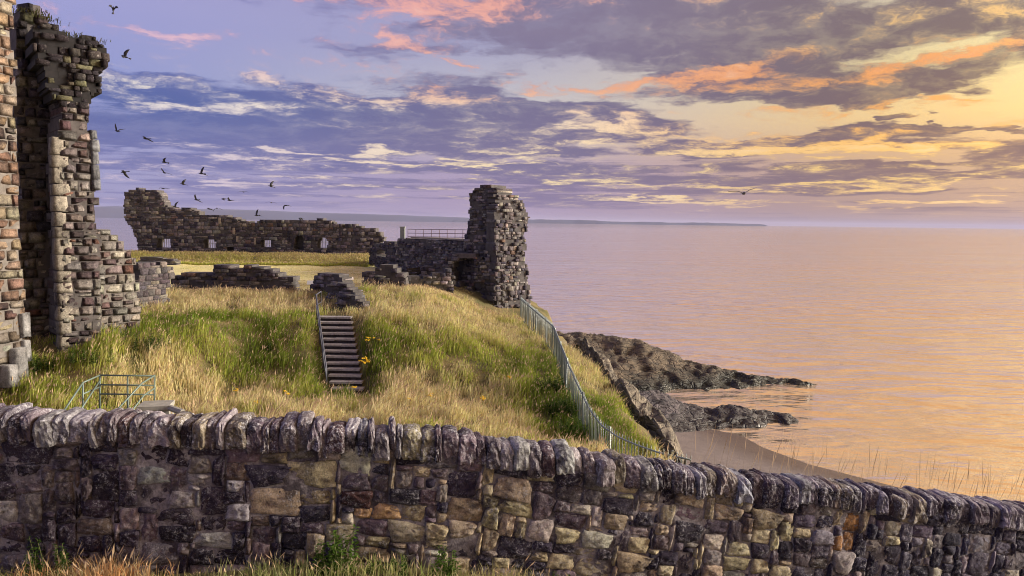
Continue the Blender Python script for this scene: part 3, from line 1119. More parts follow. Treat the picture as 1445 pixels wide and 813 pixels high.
# ---------- the great left tower, stone by stone
M_tower = stone_mat('tower_stone', 'object', lichen=.40, lichen_col=(.36, .33, .30), crust=.55, size=1.6, bmp=.045)
M_lime = plain_mat('lime_bedding', (.155, .138, .128), .95, vary=.45, scale=5, bmp=.03)
T_RNG = np.random.default_rng(5)
TOWER_MESH = [template_mesh('tower_stone', stone_template(T_RNG, 4, T_RNG.uniform(.90, .98), .05, .05, .05), M_tower, False) for _ in range(16)]
for _m in TOWER_MESH:                                # faces bulge by a fixed small depth, whatever the wall's thickness
    for _v in _m.vertices:
        if _v.co.y < .9:
            _v.co.y *= .22


def tower():
    rng = np.random.default_rng(23)
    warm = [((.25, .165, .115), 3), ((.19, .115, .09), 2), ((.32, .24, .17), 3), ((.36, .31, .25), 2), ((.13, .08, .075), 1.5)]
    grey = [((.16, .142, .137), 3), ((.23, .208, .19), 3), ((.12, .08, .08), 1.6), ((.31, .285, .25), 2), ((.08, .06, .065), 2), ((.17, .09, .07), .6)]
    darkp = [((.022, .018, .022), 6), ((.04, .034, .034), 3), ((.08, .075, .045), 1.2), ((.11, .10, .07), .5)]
    blue = [((.055, .05, .065), 3), ((.09, .08, .09), 3), ((.14, .12, .11), 2), ((.04, .035, .045), 2)]
    root = empty('ruined_tower', at(110, 500, 25.2), 'tall ruined stone tower with an overhanging black ragged top', 'tower')
    inv = Matrix.Translation(-root.location)
    pieces = [
        # right-hand pier, front face, with the overhanging head
        (Face(84, 24.8, 142, 25.65), [(86, 515), (84, 195), (80, 140), (130, 138), (126, 150), (124, 182), (134, 186), (136, 266), (131, 272), (141, 284), (132, 296), (136, 320), (143, 340), (143, 512)], 1.7, 'pier'),
        # black overhanging head of loose rubble
        (Face(40, 24.2, 154, 25.75), [(84, 150), (70, 120), (56, 90), (48, 40), (66, 30), (80, 36), (95, 50), (110, 56), (117, 49), (130, 50), (138, 56), (141, 66), (154, 76), (152, 86), (145, 92), (141, 104), (142, 126),
                                      (131, 134), (124, 152)], 1.7, 'head'),
        # recessed wall to its left
        (Face(18, 25.3, 92, 26.5), [(24, 512), (26, 300), (24, 160), (24, 40), (28, 14), (42, 11), (58, 13), (60, 24), (74, 36), (80, 60), (90, 90), (92, 508)], 1.2, 'recess'),
        # broken skirt stepping down to the right
        (Face(132, 25.6, 200, 26.9), [(132, 508), (132, 318), (140, 322), (150, 326), (158, 332), (167, 332), (173, 342), (180, 350), (190, 362), (193, 374), (195, 400), (197, 440), (199, 482), (170, 498)], 1.2, 'skirt'),
    ]
    k = 0
    for f, outl, th, kind in pieces:
        cells = cells_for(f, outl, [], *{'head': ((.13, .26), (.18, .42), rng, .2, .0, .09), 'recess': ((.22, .40), (.30, .64), rng, .08, .3, .04)}.get(kind, ((.18, .36), (.24, .56), rng, .08, .3, .05)))
        zr = f.sz(100, 118)[1]

        def colour(s, z, kind=kind, f=f, zr=zr):
            u = rng.random()
            if kind == 'skirt':
                return pick(rng, grey) * .92
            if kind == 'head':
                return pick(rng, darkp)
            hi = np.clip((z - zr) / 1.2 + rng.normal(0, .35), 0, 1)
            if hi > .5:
                return pick(rng, darkp)
            if kind == 'recess':
                zb = f.sz(60, 330)[1]
                return pick(rng, blue if z > zb and u < .75 else grey) * .85
            return pick(rng, grey) * np.array((.74, .73, .74))
        if kind == 'head':                           # small loose rubble, too fine to pick apart
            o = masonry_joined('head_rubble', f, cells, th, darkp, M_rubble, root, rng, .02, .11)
            o.matrix_parent_inverse = inv
            mortar('bedding', f, cells, th, plain_mat('black_bedding', (.014, .012, .014), .95, vary=.5, scale=4), root, rng, .03).matrix_parent_inverse = inv
            continue
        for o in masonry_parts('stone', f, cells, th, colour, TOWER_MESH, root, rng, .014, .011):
            k += 1
            if o.location.z + root.location.z > zr:      # the head is loose, tumbled work
                o.location += f.n * float(rng.normal(0, .10))
                o.rotation_euler = (rng.normal(0, .10), rng.normal(0, .12), f.a + rng.normal(0, .08))
        m = mortar('bedding', f, cells, th, M_lime if kind == 'skirt' else plain_mat('dark_bedding', (.085, .075, .075) if kind != 'head' else (.014, .012, .014), .95, vary=.5, scale=4), root, rng, .006)
        m.matrix_parent_inverse = inv
    # pale dressed quoins up the pier's left corner and the jamb on its right edge
    f = pieces[0][0]
    q = np.random.default_rng(3)
    for (pa, pb, y0, y1, dep, cc) in ((84.5, 88.5, 192, 508, -.012, (.25, .225, .19)), (129.5, 136.5, 184, 268, -.04, (.15, .155, .17))):
        (sa, zb), (sb, zt) = f.sz(pa, y1), f.sz(pb, y0)
        z = zb
        while z < zt - .1:
            hh = min(q.uniform(.35, .6), zt - z)
            w = (sb - sa) * q.uniform(.8, 1.5)
            for o in masonry_parts('quoin', f, [(sa, z, w, hh)], .5, lambda s, z: np.array(cc) * q.uniform(.7, 1.15), TOWER_MESH, root, q, .02, .005):
                o.location += f.n * (-dep)
            z += hh
    # tufts of weeds that grow on the broken head are grown later
    return root, pieces


TOWER, TOWER_PIECES = tower()


def near_wall():
    rng = np.random.default_rng(77)
    warm = [((.27, .19, .135), 3), ((.20, .13, .10), 2), ((.34, .27, .20), 3), ((.38, .34, .28), 2), ((.15, .095, .085), 1.2)]
    root = empty('tower_wall', at(10, 540, 22.5), 'warm brown masonry wall at the left edge, nearest of the tower walls', 'wall')
    root['kind'] = 'thing'
    inv = Matrix.Translation(-root.location)
    f = Face(-70, 21.3, 36, 23.6, 500)
    outl = [(-70, 600), (-70, -60), (21, -60), (21, 60), (23, 150), (27, 280), (31, 380), (36, 440), (36, 545), (10, 556)]
    cells = cells_for(f, outl, [], (.24, .42), (.3, .66), rng, .1, .3, .03)
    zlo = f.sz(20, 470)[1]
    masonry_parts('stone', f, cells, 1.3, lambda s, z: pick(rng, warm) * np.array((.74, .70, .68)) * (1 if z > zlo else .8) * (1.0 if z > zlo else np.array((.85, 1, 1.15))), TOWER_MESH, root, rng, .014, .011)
    m = mortar('bedding', f, cells, 1.3, M_lime, root, rng, .006)
    m.matrix_parent_inverse = inv
    # worn buttress stones at its foot
    for (pa, pb, y0, y1, d) in ((0, 14, 512, 548, -.35), (14, 30, 490, 536, -.25), (30, 40, 478, 512, -.1), (28, 40, 440, 478, -.08)):
        (sa, zb), (sb, zt) = f.sz(pa, y1), f.sz(pb, y0)
        for o in masonry_parts('foot_stone', f, [(sa, zb, sb - sa, zt - zb)], .9, lambda s, z: np.array((.22, .215, .22)) * rng.uniform(.8, 1.1), TOWER_MESH, root, rng, .02, .01):
            o.location += f.n * (-d)


near_wall()
# ------------------------------------------------------------------ roadside wall, stone by stone
M_wall = stone_mat('roadside_stone', 'object', lichen=.7, spread=.5, lichen_col=(.46, .45, .50), crust=.45, size=.55, bmp=.014, crust_col=(.017, .014, .026))
M_wall_j = stone_mat('roadside_chip', 'attr', lichen=.6, spread=.5, lichen_col=(.44, .43, .48), crust=.45, size=.55, bmp=.014, crust_col=(.017, .014, .026))
M_cope = stone_mat('coping_stone', 'object', lichen=.95, spread=1.0, lichen_col=(.60, .60, .66), crust=.6, size=.5, bmp=.014, crust_col=(.022, .016, .026))
COPE_H = .215
WALL_T = .38


def wall_frame(x):
    y = wall_y(x)
    a = math.atan(.1876 + .02464 * x)
    return y, a, Vector((math.sin(a), -math.cos(a), 0))


def to_px(p):
    v = p - Vector((0, 0, EYE))
    c, s = math.cos(PITCH), math.sin(PITCH)
    f = v.y * c - v.z * s
    b = v.y * s + v.z * c
    a, b = v.x / f, b / f
    a, b = a * math.cos(ROLL) + b * math.sin(ROLL), -a * math.sin(ROLL) + b * math.cos(ROLL)
    return CX + a * FPX, CY - b * FPX


def superblock(rng, n=5, p=4.0, rough=.06):
    """a rounded upright slab in the unit cube: superellipsoid with lumps"""
    g = np.linspace(-1, 1, n)
    bm = bmesh.new()
    bmesh.ops.create_cube(bm, size=2.0)
    bmesh.ops.subdivide_edges(bm, edges=bm.edges[:], cuts=n - 2, use_grid_fill=True)
    sd_ = rng.uniform(0, 100)
    for v in bm.verts:
        c = np.array(v.co)
        pw = p + (3.0 if c[2] < 0 else -max(0.0, p - 4.2) * min(1.0, c[2] * 1.2))
        k = (np.abs(c) ** pw).sum() ** (1 / pw)
        c = c / k
        nz = float(fbm(c[0] * 1.5 + sd_, c[1] * 1.5, c[2] * 1.5, 4, .6))
        c = c * (1 + rough * nz * 1.6)
        c[0] *= 1 + .12 * math.sin(sd_) * c[2]
        v.co = (c + rng.normal(0, .011, 3) * np.array((1, .5, .6))) * .5
    me = bpy.data.meshes.new('coping_stone')
    for f in bm.faces:
        f.smooth = False
    bm.to_mesh(me)
    bm.free()
    return me


def roadside_wall():
    global SIZE_P
    rng = np.random.default_rng(41)
    x0, x1 = -6.6, 10.6
    root = empty('roadside_wall', (0, wall_y(0), 10.0), 'long rubble wall with upright coping stones across the foreground', 'wall')
    root['kind'] = 'thing'
    base = root.location
    inv = Matrix.Translation(-base)
    # mortar body
    xs = np.arange(x0, x1, .035)
    vs = np.arange(0, 1.75, .035)
    X, D = np.meshgrid(xs, vs, indexing='ij')
    fr = [wall_frame(x) for x in xs]
    Y = np.array([q[0] for q in fr])[:, None]
    NX, NY = np.array([q[2].x for q in fr])[:, None], np.array([q[2].y for q in fr])[:, None]
    off = -.010 + .012 * fbm(X * 9, D * 9, 1, 4) + .012 * fbm(X * 2, D * 2, 7, 2)
    Z = wall_top(X) - COPE_H + .05 - D
    front = np.stack([(X + NX * off).ravel(), (Y + NY * off + 0 * X).ravel(), Z.ravel()], 1)
    nb = len(xs)
    back_t = np.stack([xs - NX[:, 0] * WALL_T, Y[:, 0] - NY[:, 0] * WALL_T, wall_top(xs) - COPE_H + .05], 1)
    back_b = back_t.copy()
    back_b[:, 2] -= 3.4
    v = np.concatenate([front, back_t, back_b])
    o0 = len(front)
    i = np.arange(nb - 1)
    nv = len(vs)
    topq = np.stack([i * nv, (i + 1) * nv, o0 + i + 1, o0 + i], 1)
    backq = np.stack([o0 + i, o0 + i + 1, o0 + nb + i + 1, o0 + nb + i], 1)
    me = raw_mesh('mortar', v, [grid_polys(nb, nv), topq, backq], smooth=True)
    mm, N, b = new_mat('grey_mortar')
    p = pos(N)
    n = N.noise(p, 7, 8, .7)
    n2 = N.noise(p, 40, 6, .7)
    c = N.mix(N.ss(n, .3, .62), (.08, .066, .083), (.33, .30, .325))
    c = N.mix(N.ss(N.noise(p, 3.1, 6, .68), .48, .60, 0, .85), c, (.045, .034, .045))
    c = N.v('SCALE', c, scale=N.ss(n2, .2, .8, .5, 1.5, smooth=False))
    N.put(b.inputs['Base Color'], c)
    b.inputs['Roughness'].default_value = .95
    bump(N, b, N.add(n2, n), 1.0, .012)
    o = link('mortar', me, mm, root)
    o.matrix_parent_inverse = inv

    sizes = [(6, 4), (5, 3), (4, 3), (7, 4), (3, 2), (2, 2), (5, 5), (8, 5), (3, 4), (4, 2), (2, 1), (6, 3), (3, 1)]
    pr = np.array([10, 12, 10, 6, 8, 5, 4, 3, 5, 9, 5, 8, 4], float)
    SIZE_P = pr / pr.sum()
    cells = packed(x0, x1, 0.0, 1.55, .056, rng, sizes)
    meshes = [template_mesh('wall_stone', stone_template(rng, 8, rng.uniform(.70, .93), .11, .10, .10), M_wall, False) for _ in range(26)]
    purple = [((.10, .075, .085), 3), ((.035, .026, .038), 5), ((.17, .14, .14), 3), ((.27, .245, .25), 2), ((.12, .085, .07), 1.2)]
    tan = [((.33, .275, .175), 3), ((.26, .21, .135), 3), ((.20, .17, .15), 2), ((.10, .075, .085), 2.5), ((.03, .024, .036), 3.5), ((.44, .40, .32), 1.5)]
    inky = [((.024, .021, .036), 5), ((.065, .055, .075), 3), ((.17, .15, .165), 2), ((.28, .245, .19), 1)]
    special = [((1187, 752), 30, (.27, .14, .06)), ((342, 680), 24, (.62, .61, .64)), ((612, 764), 34, (.44, .37, .24)), ((530, 726), 24, (.42, .27, .15)),
               ((707, 718), 30, (.36, .32, .20)), ((595, 722), 26, (.30, .25, .17)), ((488, 672), 16, (.40, .35, .24)), ((510, 694), 22, (.07, .035, .035)),
               ((970, 775), 30, (.40, .34, .22)), ((90, 690), 36, (.13, .105, .11)), ((1105, 755), 22, (.42, .38, .24)), ((935, 720), 18, (.33, .28, .2))]
    info = []
    for (s, d, w, h) in cells:
        xc, dc = s + w / 2, d + h / 2
        y, a, nn = wall_frame(xc)
        z = float(wall_top(xc)) - COPE_H - dc
        P = Vector((xc, y, z))
        px, py = to_px(P)
        seen = -15 < px < 1460 and 600 < py < 825
        info.append((seen, w * h / P.y ** 2, P, a, nn, w, h, px, py))
    order = sorted(range(len(info)), key=lambda k: (-info[k][0], -info[k][1]))
    for rank, k in enumerate(order):
        seen, _, P, a, nn, w, h, px, py = info[k]
        pal = purple if px < 430 else (tan if px < 1150 else inky)
        if 380 < px < 500 and rng.random() < .5:
            pal = tan
        if 1080 < px < 1260 and rng.random() < .4:
            pal = inky if px < 1150 else tan
        col = pick(rng, pal) * np.array((1.15, 1.16, 1.26))
        for (c, r, cc) in special:
            if abs(px - c[0]) < r * .75 and abs(py - c[1]) < r * .5 and w * h > .015:
                col = np.array(cc) * rng.uniform(.9, 1.1)
        sl = math.atan((float(wall_top(P.x + .2)) - float(wall_top(P.x - .2))) / .4)
        rot = Matrix.Rotation(a, 3, 'Z') @ Matrix.Rotation(-sl + rng.normal(0, .035), 3, 'Y') @ Matrix.Rotation(rng.choice([0, math.pi]), 3, 'Y')
        sc = (max(w * 1.0 - .010, .03), .11, max(h - .010, .03))
        loc = P + nn * rng.normal(.006, .009)
        info[k] = (rank, loc, rot, sc, col, k)
    parts = [q for q in info if q[0] < 300]
    rest = [q for q in info if q[0] >= 300]
    for (_, loc, rot, sc, col, k) in parts:
        o = bpy.data.objects.new('stone', meshes[rng.integers(len(meshes))])
        COL.objects.link(o)
        o.parent = root
        o.location = loc - base
        o.rotation_euler = rot.to_euler()
        o.scale = sc
        o.color = (col[0], col[1], col[2], 1)
    V, F, C, T, off = [], [], [], [], 0
    tp = [stone_template(rng, 5, rng.uniform(.6, .85), .10, .16, .07) for _ in range(10)]
    for (_, loc, rot, sc, col, k) in rest:
        v, f, cap = tp[rng.integers(10)]
        M = np.array(rot) @ np.diag(sc)
        V.append(v @ M.T + np.array(loc))
        F.append(f + off)
        C.append(cap + off)
        T.append(np.tile(col, (len(v), 1)))
        off += len(v)
    o = link('small_rubble', raw_mesh('small_rubble', np.concatenate(V), [np.concatenate(F), np.concatenate(C)], np.concatenate(T), smooth=True), M_wall_j, root)
    o.matrix_parent_inverse = inv
    o['kind'] = 'stuff'

    # mortar packed between the coping stones
    hx = np.arange(x0, x1, .05)
    ring = []
    for x in hx:
        y, a, nn = wall_frame(x)
        t = float(wall_top(x)) - COPE_H
        for (bk, dz) in ((.035, .0), (.06, .10 + .02 * float(vnoise(x * 6, 1))), (.12, .14 + .02 * float(vnoise(x * 6, 2))), (WALL_T - .12, .14), (WALL_T - .04, .0)):
            q = Vector((x, y, t + dz)) - nn * bk
            ring.append(tuple(q))
    o = link('coping_bed', raw_mesh('coping_bed', ring, [grid_polys(len(hx), 5)], smooth=True), mm, root)
    o.matrix_parent_inverse = inv
    # upright coping stones
    cm = [superblock(rng, 8, rng.uniform(7, 13), rng.uniform(.04, .07)) for _ in range(18)]
    for m in cm:
        m.materials.append(M_cope)
    cpal = [((.13, .105, .115), 4), ((.085, .065, .08), 3), ((.20, .18, .19), 3), ((.27, .25, .26), 1.4), ((.17, .14, .10), 1.4), ((.07, .045, .05), 1.5)]
    x = x0
    while x < x1:
        w = rng.uniform(.09, .185) if rng.random() < .85 else rng.uniform(.06, .09)
        xc = x + w / 2
        y, a, nn = wall_frame(xc)
        h = COPE_H * rng.uniform(.92, 1.12) + .05
        zt = float(wall_top(xc)) + rng.normal(-.035, .018)
        o = bpy.data.objects.new('coping_stone', cm[rng.integers(len(cm))])
        COL.objects.link(o)
        o.parent = root
        o.location = Vector((xc, y, zt - h / 2)) - nn * (WALL_T / 2 - .03 + rng.normal(0, .015)) - base
        lean = .03 * max(0.0, xc - .5)
        o.rotation_euler = (rng.normal(0, .04), rng.normal(0, .045) + min(lean, .12), a + rng.normal(0, .06))
        o.scale = (w * 1.10, WALL_T + .05 + rng.normal(0, .03), h)
        col = pick(rng, cpal) * np.array((1.12, 1.13, 1.18))
        px = to_px(Vector((xc, y, zt)))[0]
        if px > 1000:
            col = col * np.array((.72, .72, .85))
        o.color = (col[0], col[1], col[2], 1)
        x += w * .97 / max(.8, math.cos(a))


roadside_wall()
# ------------------------------------------------------------------ steps and their handrail
M_tread = plain_mat('tread_stone', (.32, .30, .31), .9, vary=.4, scale=9, bmp=.02)
M_riser = plain_mat('riser_stone', (.055, .045, .05), .95, vary=.5, scale=8)
M_rail = plain_mat('painted_grey_rail', (.085, .09, .12), .5, metal=.3, vary=.2)
M_green = plain_mat('grey_green_rail', (.135, .185, .165), .5, metal=.1, vary=.2)
M_fence = plain_mat('galvanised_grey', (.23, .275, .30), .45, metal=.5, vary=.25, scale=3)


def steps():
    b0, b1 = at(489.5, 555, 26.7), at(472, 453, 30.4)
    n = 13
    root = empty('stone_steps', b0, 'flight of worn stone steps climbing the grassy mound', 'steps')
    for k in range(n):
        t = k / (n - 1)
        c = b0.lerp(b1, t)
        hh = (b1.z - b0.z) / (n - 1)
        dd = (b1.y - b0.y) / (n - 1)
        w = lerp(1.20, 1.36, t)
        rr = random.Random(k)
        rot = Matrix.Rotation(rr.uniform(-.015, .015), 3, 'Z') @ Matrix.Rotation(rr.uniform(-.012, .012), 3, 'Y')
        tr = MB()
        cuts = [-w / 2, rr.uniform(-.2, .2), w / 2]
        for a, b in zip(cuts, cuts[1:]):
            tr.box((c.x + (a + b) / 2, c.y + dd / 2 + rr.uniform(-.015, .01), c.z + hh - .035 + rr.uniform(-.006, .006)), (b - a - .008, dd + .06, .07), rot)
        o = tr.build('tread', M_tread, root)
        o.matrix_parent_inverse = Matrix.Translation(-root.location)
        o = MB().box((c.x, c.y + dd * .75, c.z + hh / 2 - .16), (w - .03, dd * .9, hh + .2), None).build('riser', M_riser, root)
        o.matrix_parent_inverse = Matrix.Translation(-root.location)
    # handrail on the left side
    hr = empty('handrail', b0 + Vector((-.75, 0, 0)), 'dark metal handrail up the left side of the stone steps', 'handrail')
    inv = Matrix.Translation(-hr.location)
    L0, L1 = b0 + Vector((-.72, -.1, 0)), b1 + Vector((-.78, .2, .12))
    top = [L0 + Vector((0, 0, .05)), L0 + Vector((0, .02, .95)), L1 + Vector((0, -.1, .95)), L1 + Vector((-.08, 1.0, .98)), L1 + Vector((-.1, 1.1, .0))]
    MB().tube(top, .028, 8).build('top_rail', M_rail, hr, True).matrix_parent_inverse = inv
    MB().tube([L0 + Vector((0, .02, .5)), L1 + Vector((0, -.1, .5)), L1 + Vector((-.08, 1.0, .52))], .02, 8).build('mid_rail', M_rail, hr, True).matrix_parent_inverse = inv
    for t in (.33, .66, 1.0):
        p = L0.lerp(L1, t)
        MB().tube([p + Vector((0, 0, -.3)), p + Vector((0, 0, .95))], .024, 8).build('post', M_rail, hr, True).matrix_parent_inverse = inv


steps()


# ------------------------------------------------------------------ green railing round the sunken stair
def green_railing():
    Y = 20.8
    P = lambda px, py, y=Y: at(px, py, y)
    root = empty('green_railing', P(190, 582), 'grey-green metal railing round sunken steps behind the roadside wall', 'railing')
    inv = Matrix.Translation(-root.location)

    def rail(name, pts, r=.024):
        MB().tube(pts, r, 8).build(name, M_green, root, True).matrix_parent_inverse = inv
    # back run, level
    for py in (529.5, 543, 556):
        rail('rail', [P(141, py, 21.6), P(218, py + 1, 21.6)])
    for px in (141, 180, 218):
        rail('post', [P(px, 529, 21.6), P(px, 584, 21.6)], .026)
    # left return, coming forward and down
    for k, (a, b) in enumerate((((117, 540), (141, 529.5)), ((117, 556), (141, 546)))):
        rail('rail', [P(*a, 20.4), P(*b, 21.6)])
    rail('post', [P(117, 539, 20.4), P(117, 592, 20.4)], .026)
    # sloping hand rails down the steps
    rail('rail', [P(117, 540, 20.4), P(90, 580, 19.4)])
    rail('rail', [P(141, 537, 21.6), P(110, 584, 19.4)])
    for (a, b, c) in (((218, 530), (200, 541), (160, 584)), ((218, 548), (203, 558), (178, 590))):
        rail('rail', [P(*a, 21.6), P(*b, 21.0), P(*c, 19.6)])
    rail('post', [P(181, 560, 20.4), P(181, 596, 20.4)], .024)
    # concrete cheek wall of the sunken stair
    o = empty('concrete_kerb', P(225, 578, 20.6), 'pale concrete slab edge beside the green railing', 'kerb')
    o['kind'] = 'thing'
    mc = plain_mat('weathered_concrete', (.30, .29, .27), .9, vary=.3, scale=6, bmp=.01)
    a, b = P(198, 576, 20.9), P(232, 574, 21.4)
    g = float(ground_z(b.x, b.y))
    top = MB()
    top.box(((a.x + b.x) / 2 + .1, (a.y + b.y) / 2, P(215, 574, 21).z), (.85, .75, .12), Matrix.Rotation(.2, 3, 'Z'))
    q = top.build('slab', mc, o)
    q.matrix_parent_inverse = Matrix.Translation(-o.location)
    s = MB()
    c0, c1 = P(232, 573, 21.2), P(258, 582, 20.4)
    s.tube([c0, c1], .09, 6)
    q = s.build('sloping_edge', mc, o)
    q.matrix_parent_inverse = Matrix.Translation(-o.location)
    s = MB().box(((a.x + b.x) / 2 + .1, (a.y + b.y) / 2 + .05, P(215, 574, 21).z - .55), (.8, .6, 1.0), Matrix.Rotation(.2, 3, 'Z'))
    q = s.build('cheek', mc, o)
    q.matrix_parent_inverse = Matrix.Translation(-o.location)


green_railing()


# ------------------------------------------------------------------ cliff fence of upright bars
def cliff_fence():
    pts = [Vector((float(np.interp(t, np.linspace(0, 1, len(FENCE)), [p.x for p in FENCE])),
                   float(np.interp(t, np.linspace(0, 1, len(FENCE)), [p.y for p in FENCE])),
                   float(np.interp(t, np.linspace(0, 1, len(FENCE)), [p.z for p in FENCE])))) for t in np.linspace(0, 1, 400)]
    # smooth the polyline a little
    for _ in range(25):
        pts = [pts[0]] + [(pts[i - 1] + pts[i] * 2 + pts[i + 1]) / 4 for i in range(1, len(pts) - 1)] + [pts[-1]]
    d = [0.0]
    for a, b in zip(pts, pts[1:]):
        d.append(d[-1] + Vector((b.x - a.x, b.y - a.y, 0)).length)
    L = d[-1]

    def P(s):
        return Vector([float(np.interp(s, d, [p[i] for p in pts])) for i in range(3)])
    root = empty('cliff_fence', P(0) - Vector((0, 0, FENCE_H)), 'curving grey metal bar fence along the cliff edge', 'fence')
    inv = Matrix.Translation(-root.location)
    top = [P(s) for s in np.linspace(0, L, 90)]
    MB().tube([p + Vector((0, 0, -.10)) for p in top], .026, 6).build('top_rail', M_fence, root, True).matrix_parent_inverse = inv
    MB().tube([p + Vector((0, 0, -FENCE_H + .12)) for p in top], .022, 6).build('bottom_rail', M_fence, root, True).matrix_parent_inverse = inv
    bar = MB().tube([(0, 0, -FENCE_H), (0, 0, -.02), (0, 0, .05)], [.013, .013, .003], 6).build('bar', M_fence, root, True)
    post = MB().box((0, 0, -FENCE_H / 2 - .1), (.055, .055, FENCE_H + .3)).build('post', M_fence, root)
    n = int(L / .125)
    for k in range(n):
        s = k * L / (n - 1)
        src = post if k % 18 == 0 else bar
        o = src if k in (0, 1) else src.copy()
        if k > 1:
            COL.objects.link(o)
            o.parent = root
        o.matrix_parent_inverse = Matrix.Identity(4)
        rr = random.Random(k)
        o.location = P(s) - root.location
        o.rotation_euler = (rr.gauss(0, .012), rr.gauss(0, .012), rr.random())


cliff_fence()


# ------------------------------------------------------------------ railing, post and bench up at the range wall
def court_things():
    m = plain_mat('mauve_rail', (.16, .11, .13), .6, vary=.2)
    f = FC
    root = empty('wall_railing', f.p(*f.sz(580, 336), .5), 'thin railing on top of the range wall left of the sea tower', 'railing')
    inv = Matrix.Translation(-root.location)
    for py in (323.5, 329, 334):
        a, b = f.sz(567, py), f.sz(655, py + 1)
        MB().tube([f.p(*a, .5), f.p(*b, .5)], .022, 6).build('rail', m, root).matrix_parent_inverse = inv
    for px in (567, 578, 589, 600, 611, 622, 633, 644, 655):
        a, b = f.sz(px, 323.5), f.sz(px, 340)
        MB().tube([f.p(*a, .5), f.p(*b, .5)], .024, 6).build('post', m, root).matrix_parent_inverse = inv
    pm = plain_mat('pale_post', (.24, .27, .25), .8, vary=.3)
    (s, z1), (_, z0) = f.sz(563, 321), f.sz(563, 338)
    o = MB().box(f.p(s, (z0 + z1) / 2, .3), (.32, .32, z1 - z0)).box(f.p(s, z1 + .03, .3), (.4, .4, .06)).build('stone_post', pm)
    tag(o, 'pale square post at the far end of the thin railing', 'post')
    # bench seen end on at the edge of the lawn
    wm = plain_mat('dark_bench_wood', (.035, .03, .03), .8, vary=.4)
    c = at(590, 391, 42.6)
    c.z = float(ground_z(c.x, c.y))
    root = empty('park_bench', c, 'small dark bench on the lawn beside the range wall', 'bench')
    R_ = Matrix.Rotation(R(62), 3, 'Z')

    def bx(name, loc, size, tilt=0):
        MB().box(R_ @ Vector(loc), size, R_ @ Matrix.Rotation(tilt, 3, 'X')).build(name, wm, root)
    for k in range(3):
        bx('seat_slat', (0, -.15 + k * .15, .45), (1.3, .11, .035))
    for k in range(3):
        bx('back_slat', (0, .25 + k * .03, .60 + k * .14), (1.3, .03, .10), -.2)
    for sx in (-.58, .58):
        for sy in (-.16, .2):
            bx('leg', (sx, sy, .22), (.07, .07, .45))
        bx('back_post', (sx, .28, .68), (.06, .05, .5), -.2)
        bx('armrest', (sx, .02, .66), (.06, .45, .04))
    # white notice by the gateway at the head of the steps
    g = at(438, 407, 38.5)
    g.z = float(ground_z(g.x, g.y))
    root = empty('notice_board', g, 'tiny white tilted notice by the gap in the low wall', 'sign')
    pw = plain_mat('white_board', (.70, .70, .72), .5, vary=.05)
    MB().box((0, 0, .42), (.34, .03, .24), Matrix.Rotation(R(-35), 3, 'X')).build('board', pw, root)
    MB().box((0, .03, .18), (.05, .05, .42)).build('leg', wm, root)


court_things()


# ------------------------------------------------------------------ birds
M_bird = plain_mat('dark_plumage', (.022, .02, .026), .7, vary=.3)
M_gull = plain_mat('grey_plumage', (.10, .09, .10), .7, vary=.3)


def bird_mesh(a1, a2, sweep, fan):
    """one bird of about 0.7 m span: body along +y, wings hinged at shoulder and wrist"""
    v, f = [], []
    prof = [(.20, .002, 0), (.165, .014, 0), (.13, .030, .006), (.08, .036, .008), (.0, .055, 0), (-.09, .046, -.002), (-.16, .022, .002), (-.20, .016, .004)]
    n = 8
    for (y, r, dz) in prof:
        for j in range(n):
            t = 2 * math.pi * j / n
            v.append((r * math.cos(t), y, dz + r * .85 * math.sin(t)))
    for k in range(len(prof) - 1):
        for j in range(n):
            f.append((k * n + j, (k + 1) * n + j, (k + 1) * n + (j + 1) % n, k * n + (j + 1) % n))
    # tail fan
    b = len(v)
    for (x, y) in ((-.014, -.18), (.014, -.18), (.045 + fan, -.32), (0, -.335), (-.045 - fan, -.32)):
        for z in (.007, -.003):
            v.append((x, y, z))
    f += [(b, b + 2, b + 4, b + 6, b + 8), (b + 9, b + 7, b + 5, b + 3, b + 1)]
    for k in range(5):
        q = (k + 1) % 5
        f.append((b + 2 * k, b + 2 * k + 1, b + 2 * q + 1, b + 2 * q))
    # wings
    for s in (-1, 1):
        st = [(.03, .0, 0.0)]
        x, z = .03, .012
        sec = [(x, .075, -.075, z)]
        for (ln, ang, le, te) in ((.12, a1, .09, -.075), (.06, a1 * .6 + a2 * .4, .085, -.085), (.10, a2, .05 - sweep * .06, -.10 - sweep * .05), (.10, a2, -.02 - sweep * .12, -.12 - sweep * .10), (.04, a2, -.09 - sweep * .16, -.125 - sweep * .16)):
            x += ln * math.cos(ang)
            z += ln * math.sin(ang)
            sec.append((x, le, te, z))
        b = len(v)
        for (x, le, te, z) in sec:
            for (y, dz) in ((le, 0), ((le + te) / 2, .010), (te, 0), ((le + te) / 2, -.006)):
                v.append((s * x, y, z + dz))
        for k in range(len(sec) - 1):
            for j in range(4):
                q = (b + k * 4 + j, b + k * 4 + (j + 1) % 4, b + (k + 1) * 4 + (j + 1) % 4, b + (k + 1) * 4 + j)
                f.append(q if s > 0 else q[::-1])
        e = b + (len(sec) - 1) * 4
        f.append((e, e + 1, e + 2, e + 3))
    me = bpy.data.meshes.new('bird')
    me.from_pydata(v, [], f)
    for p in me.polygons:
        p.use_smooth = True
    me.update()
    return me


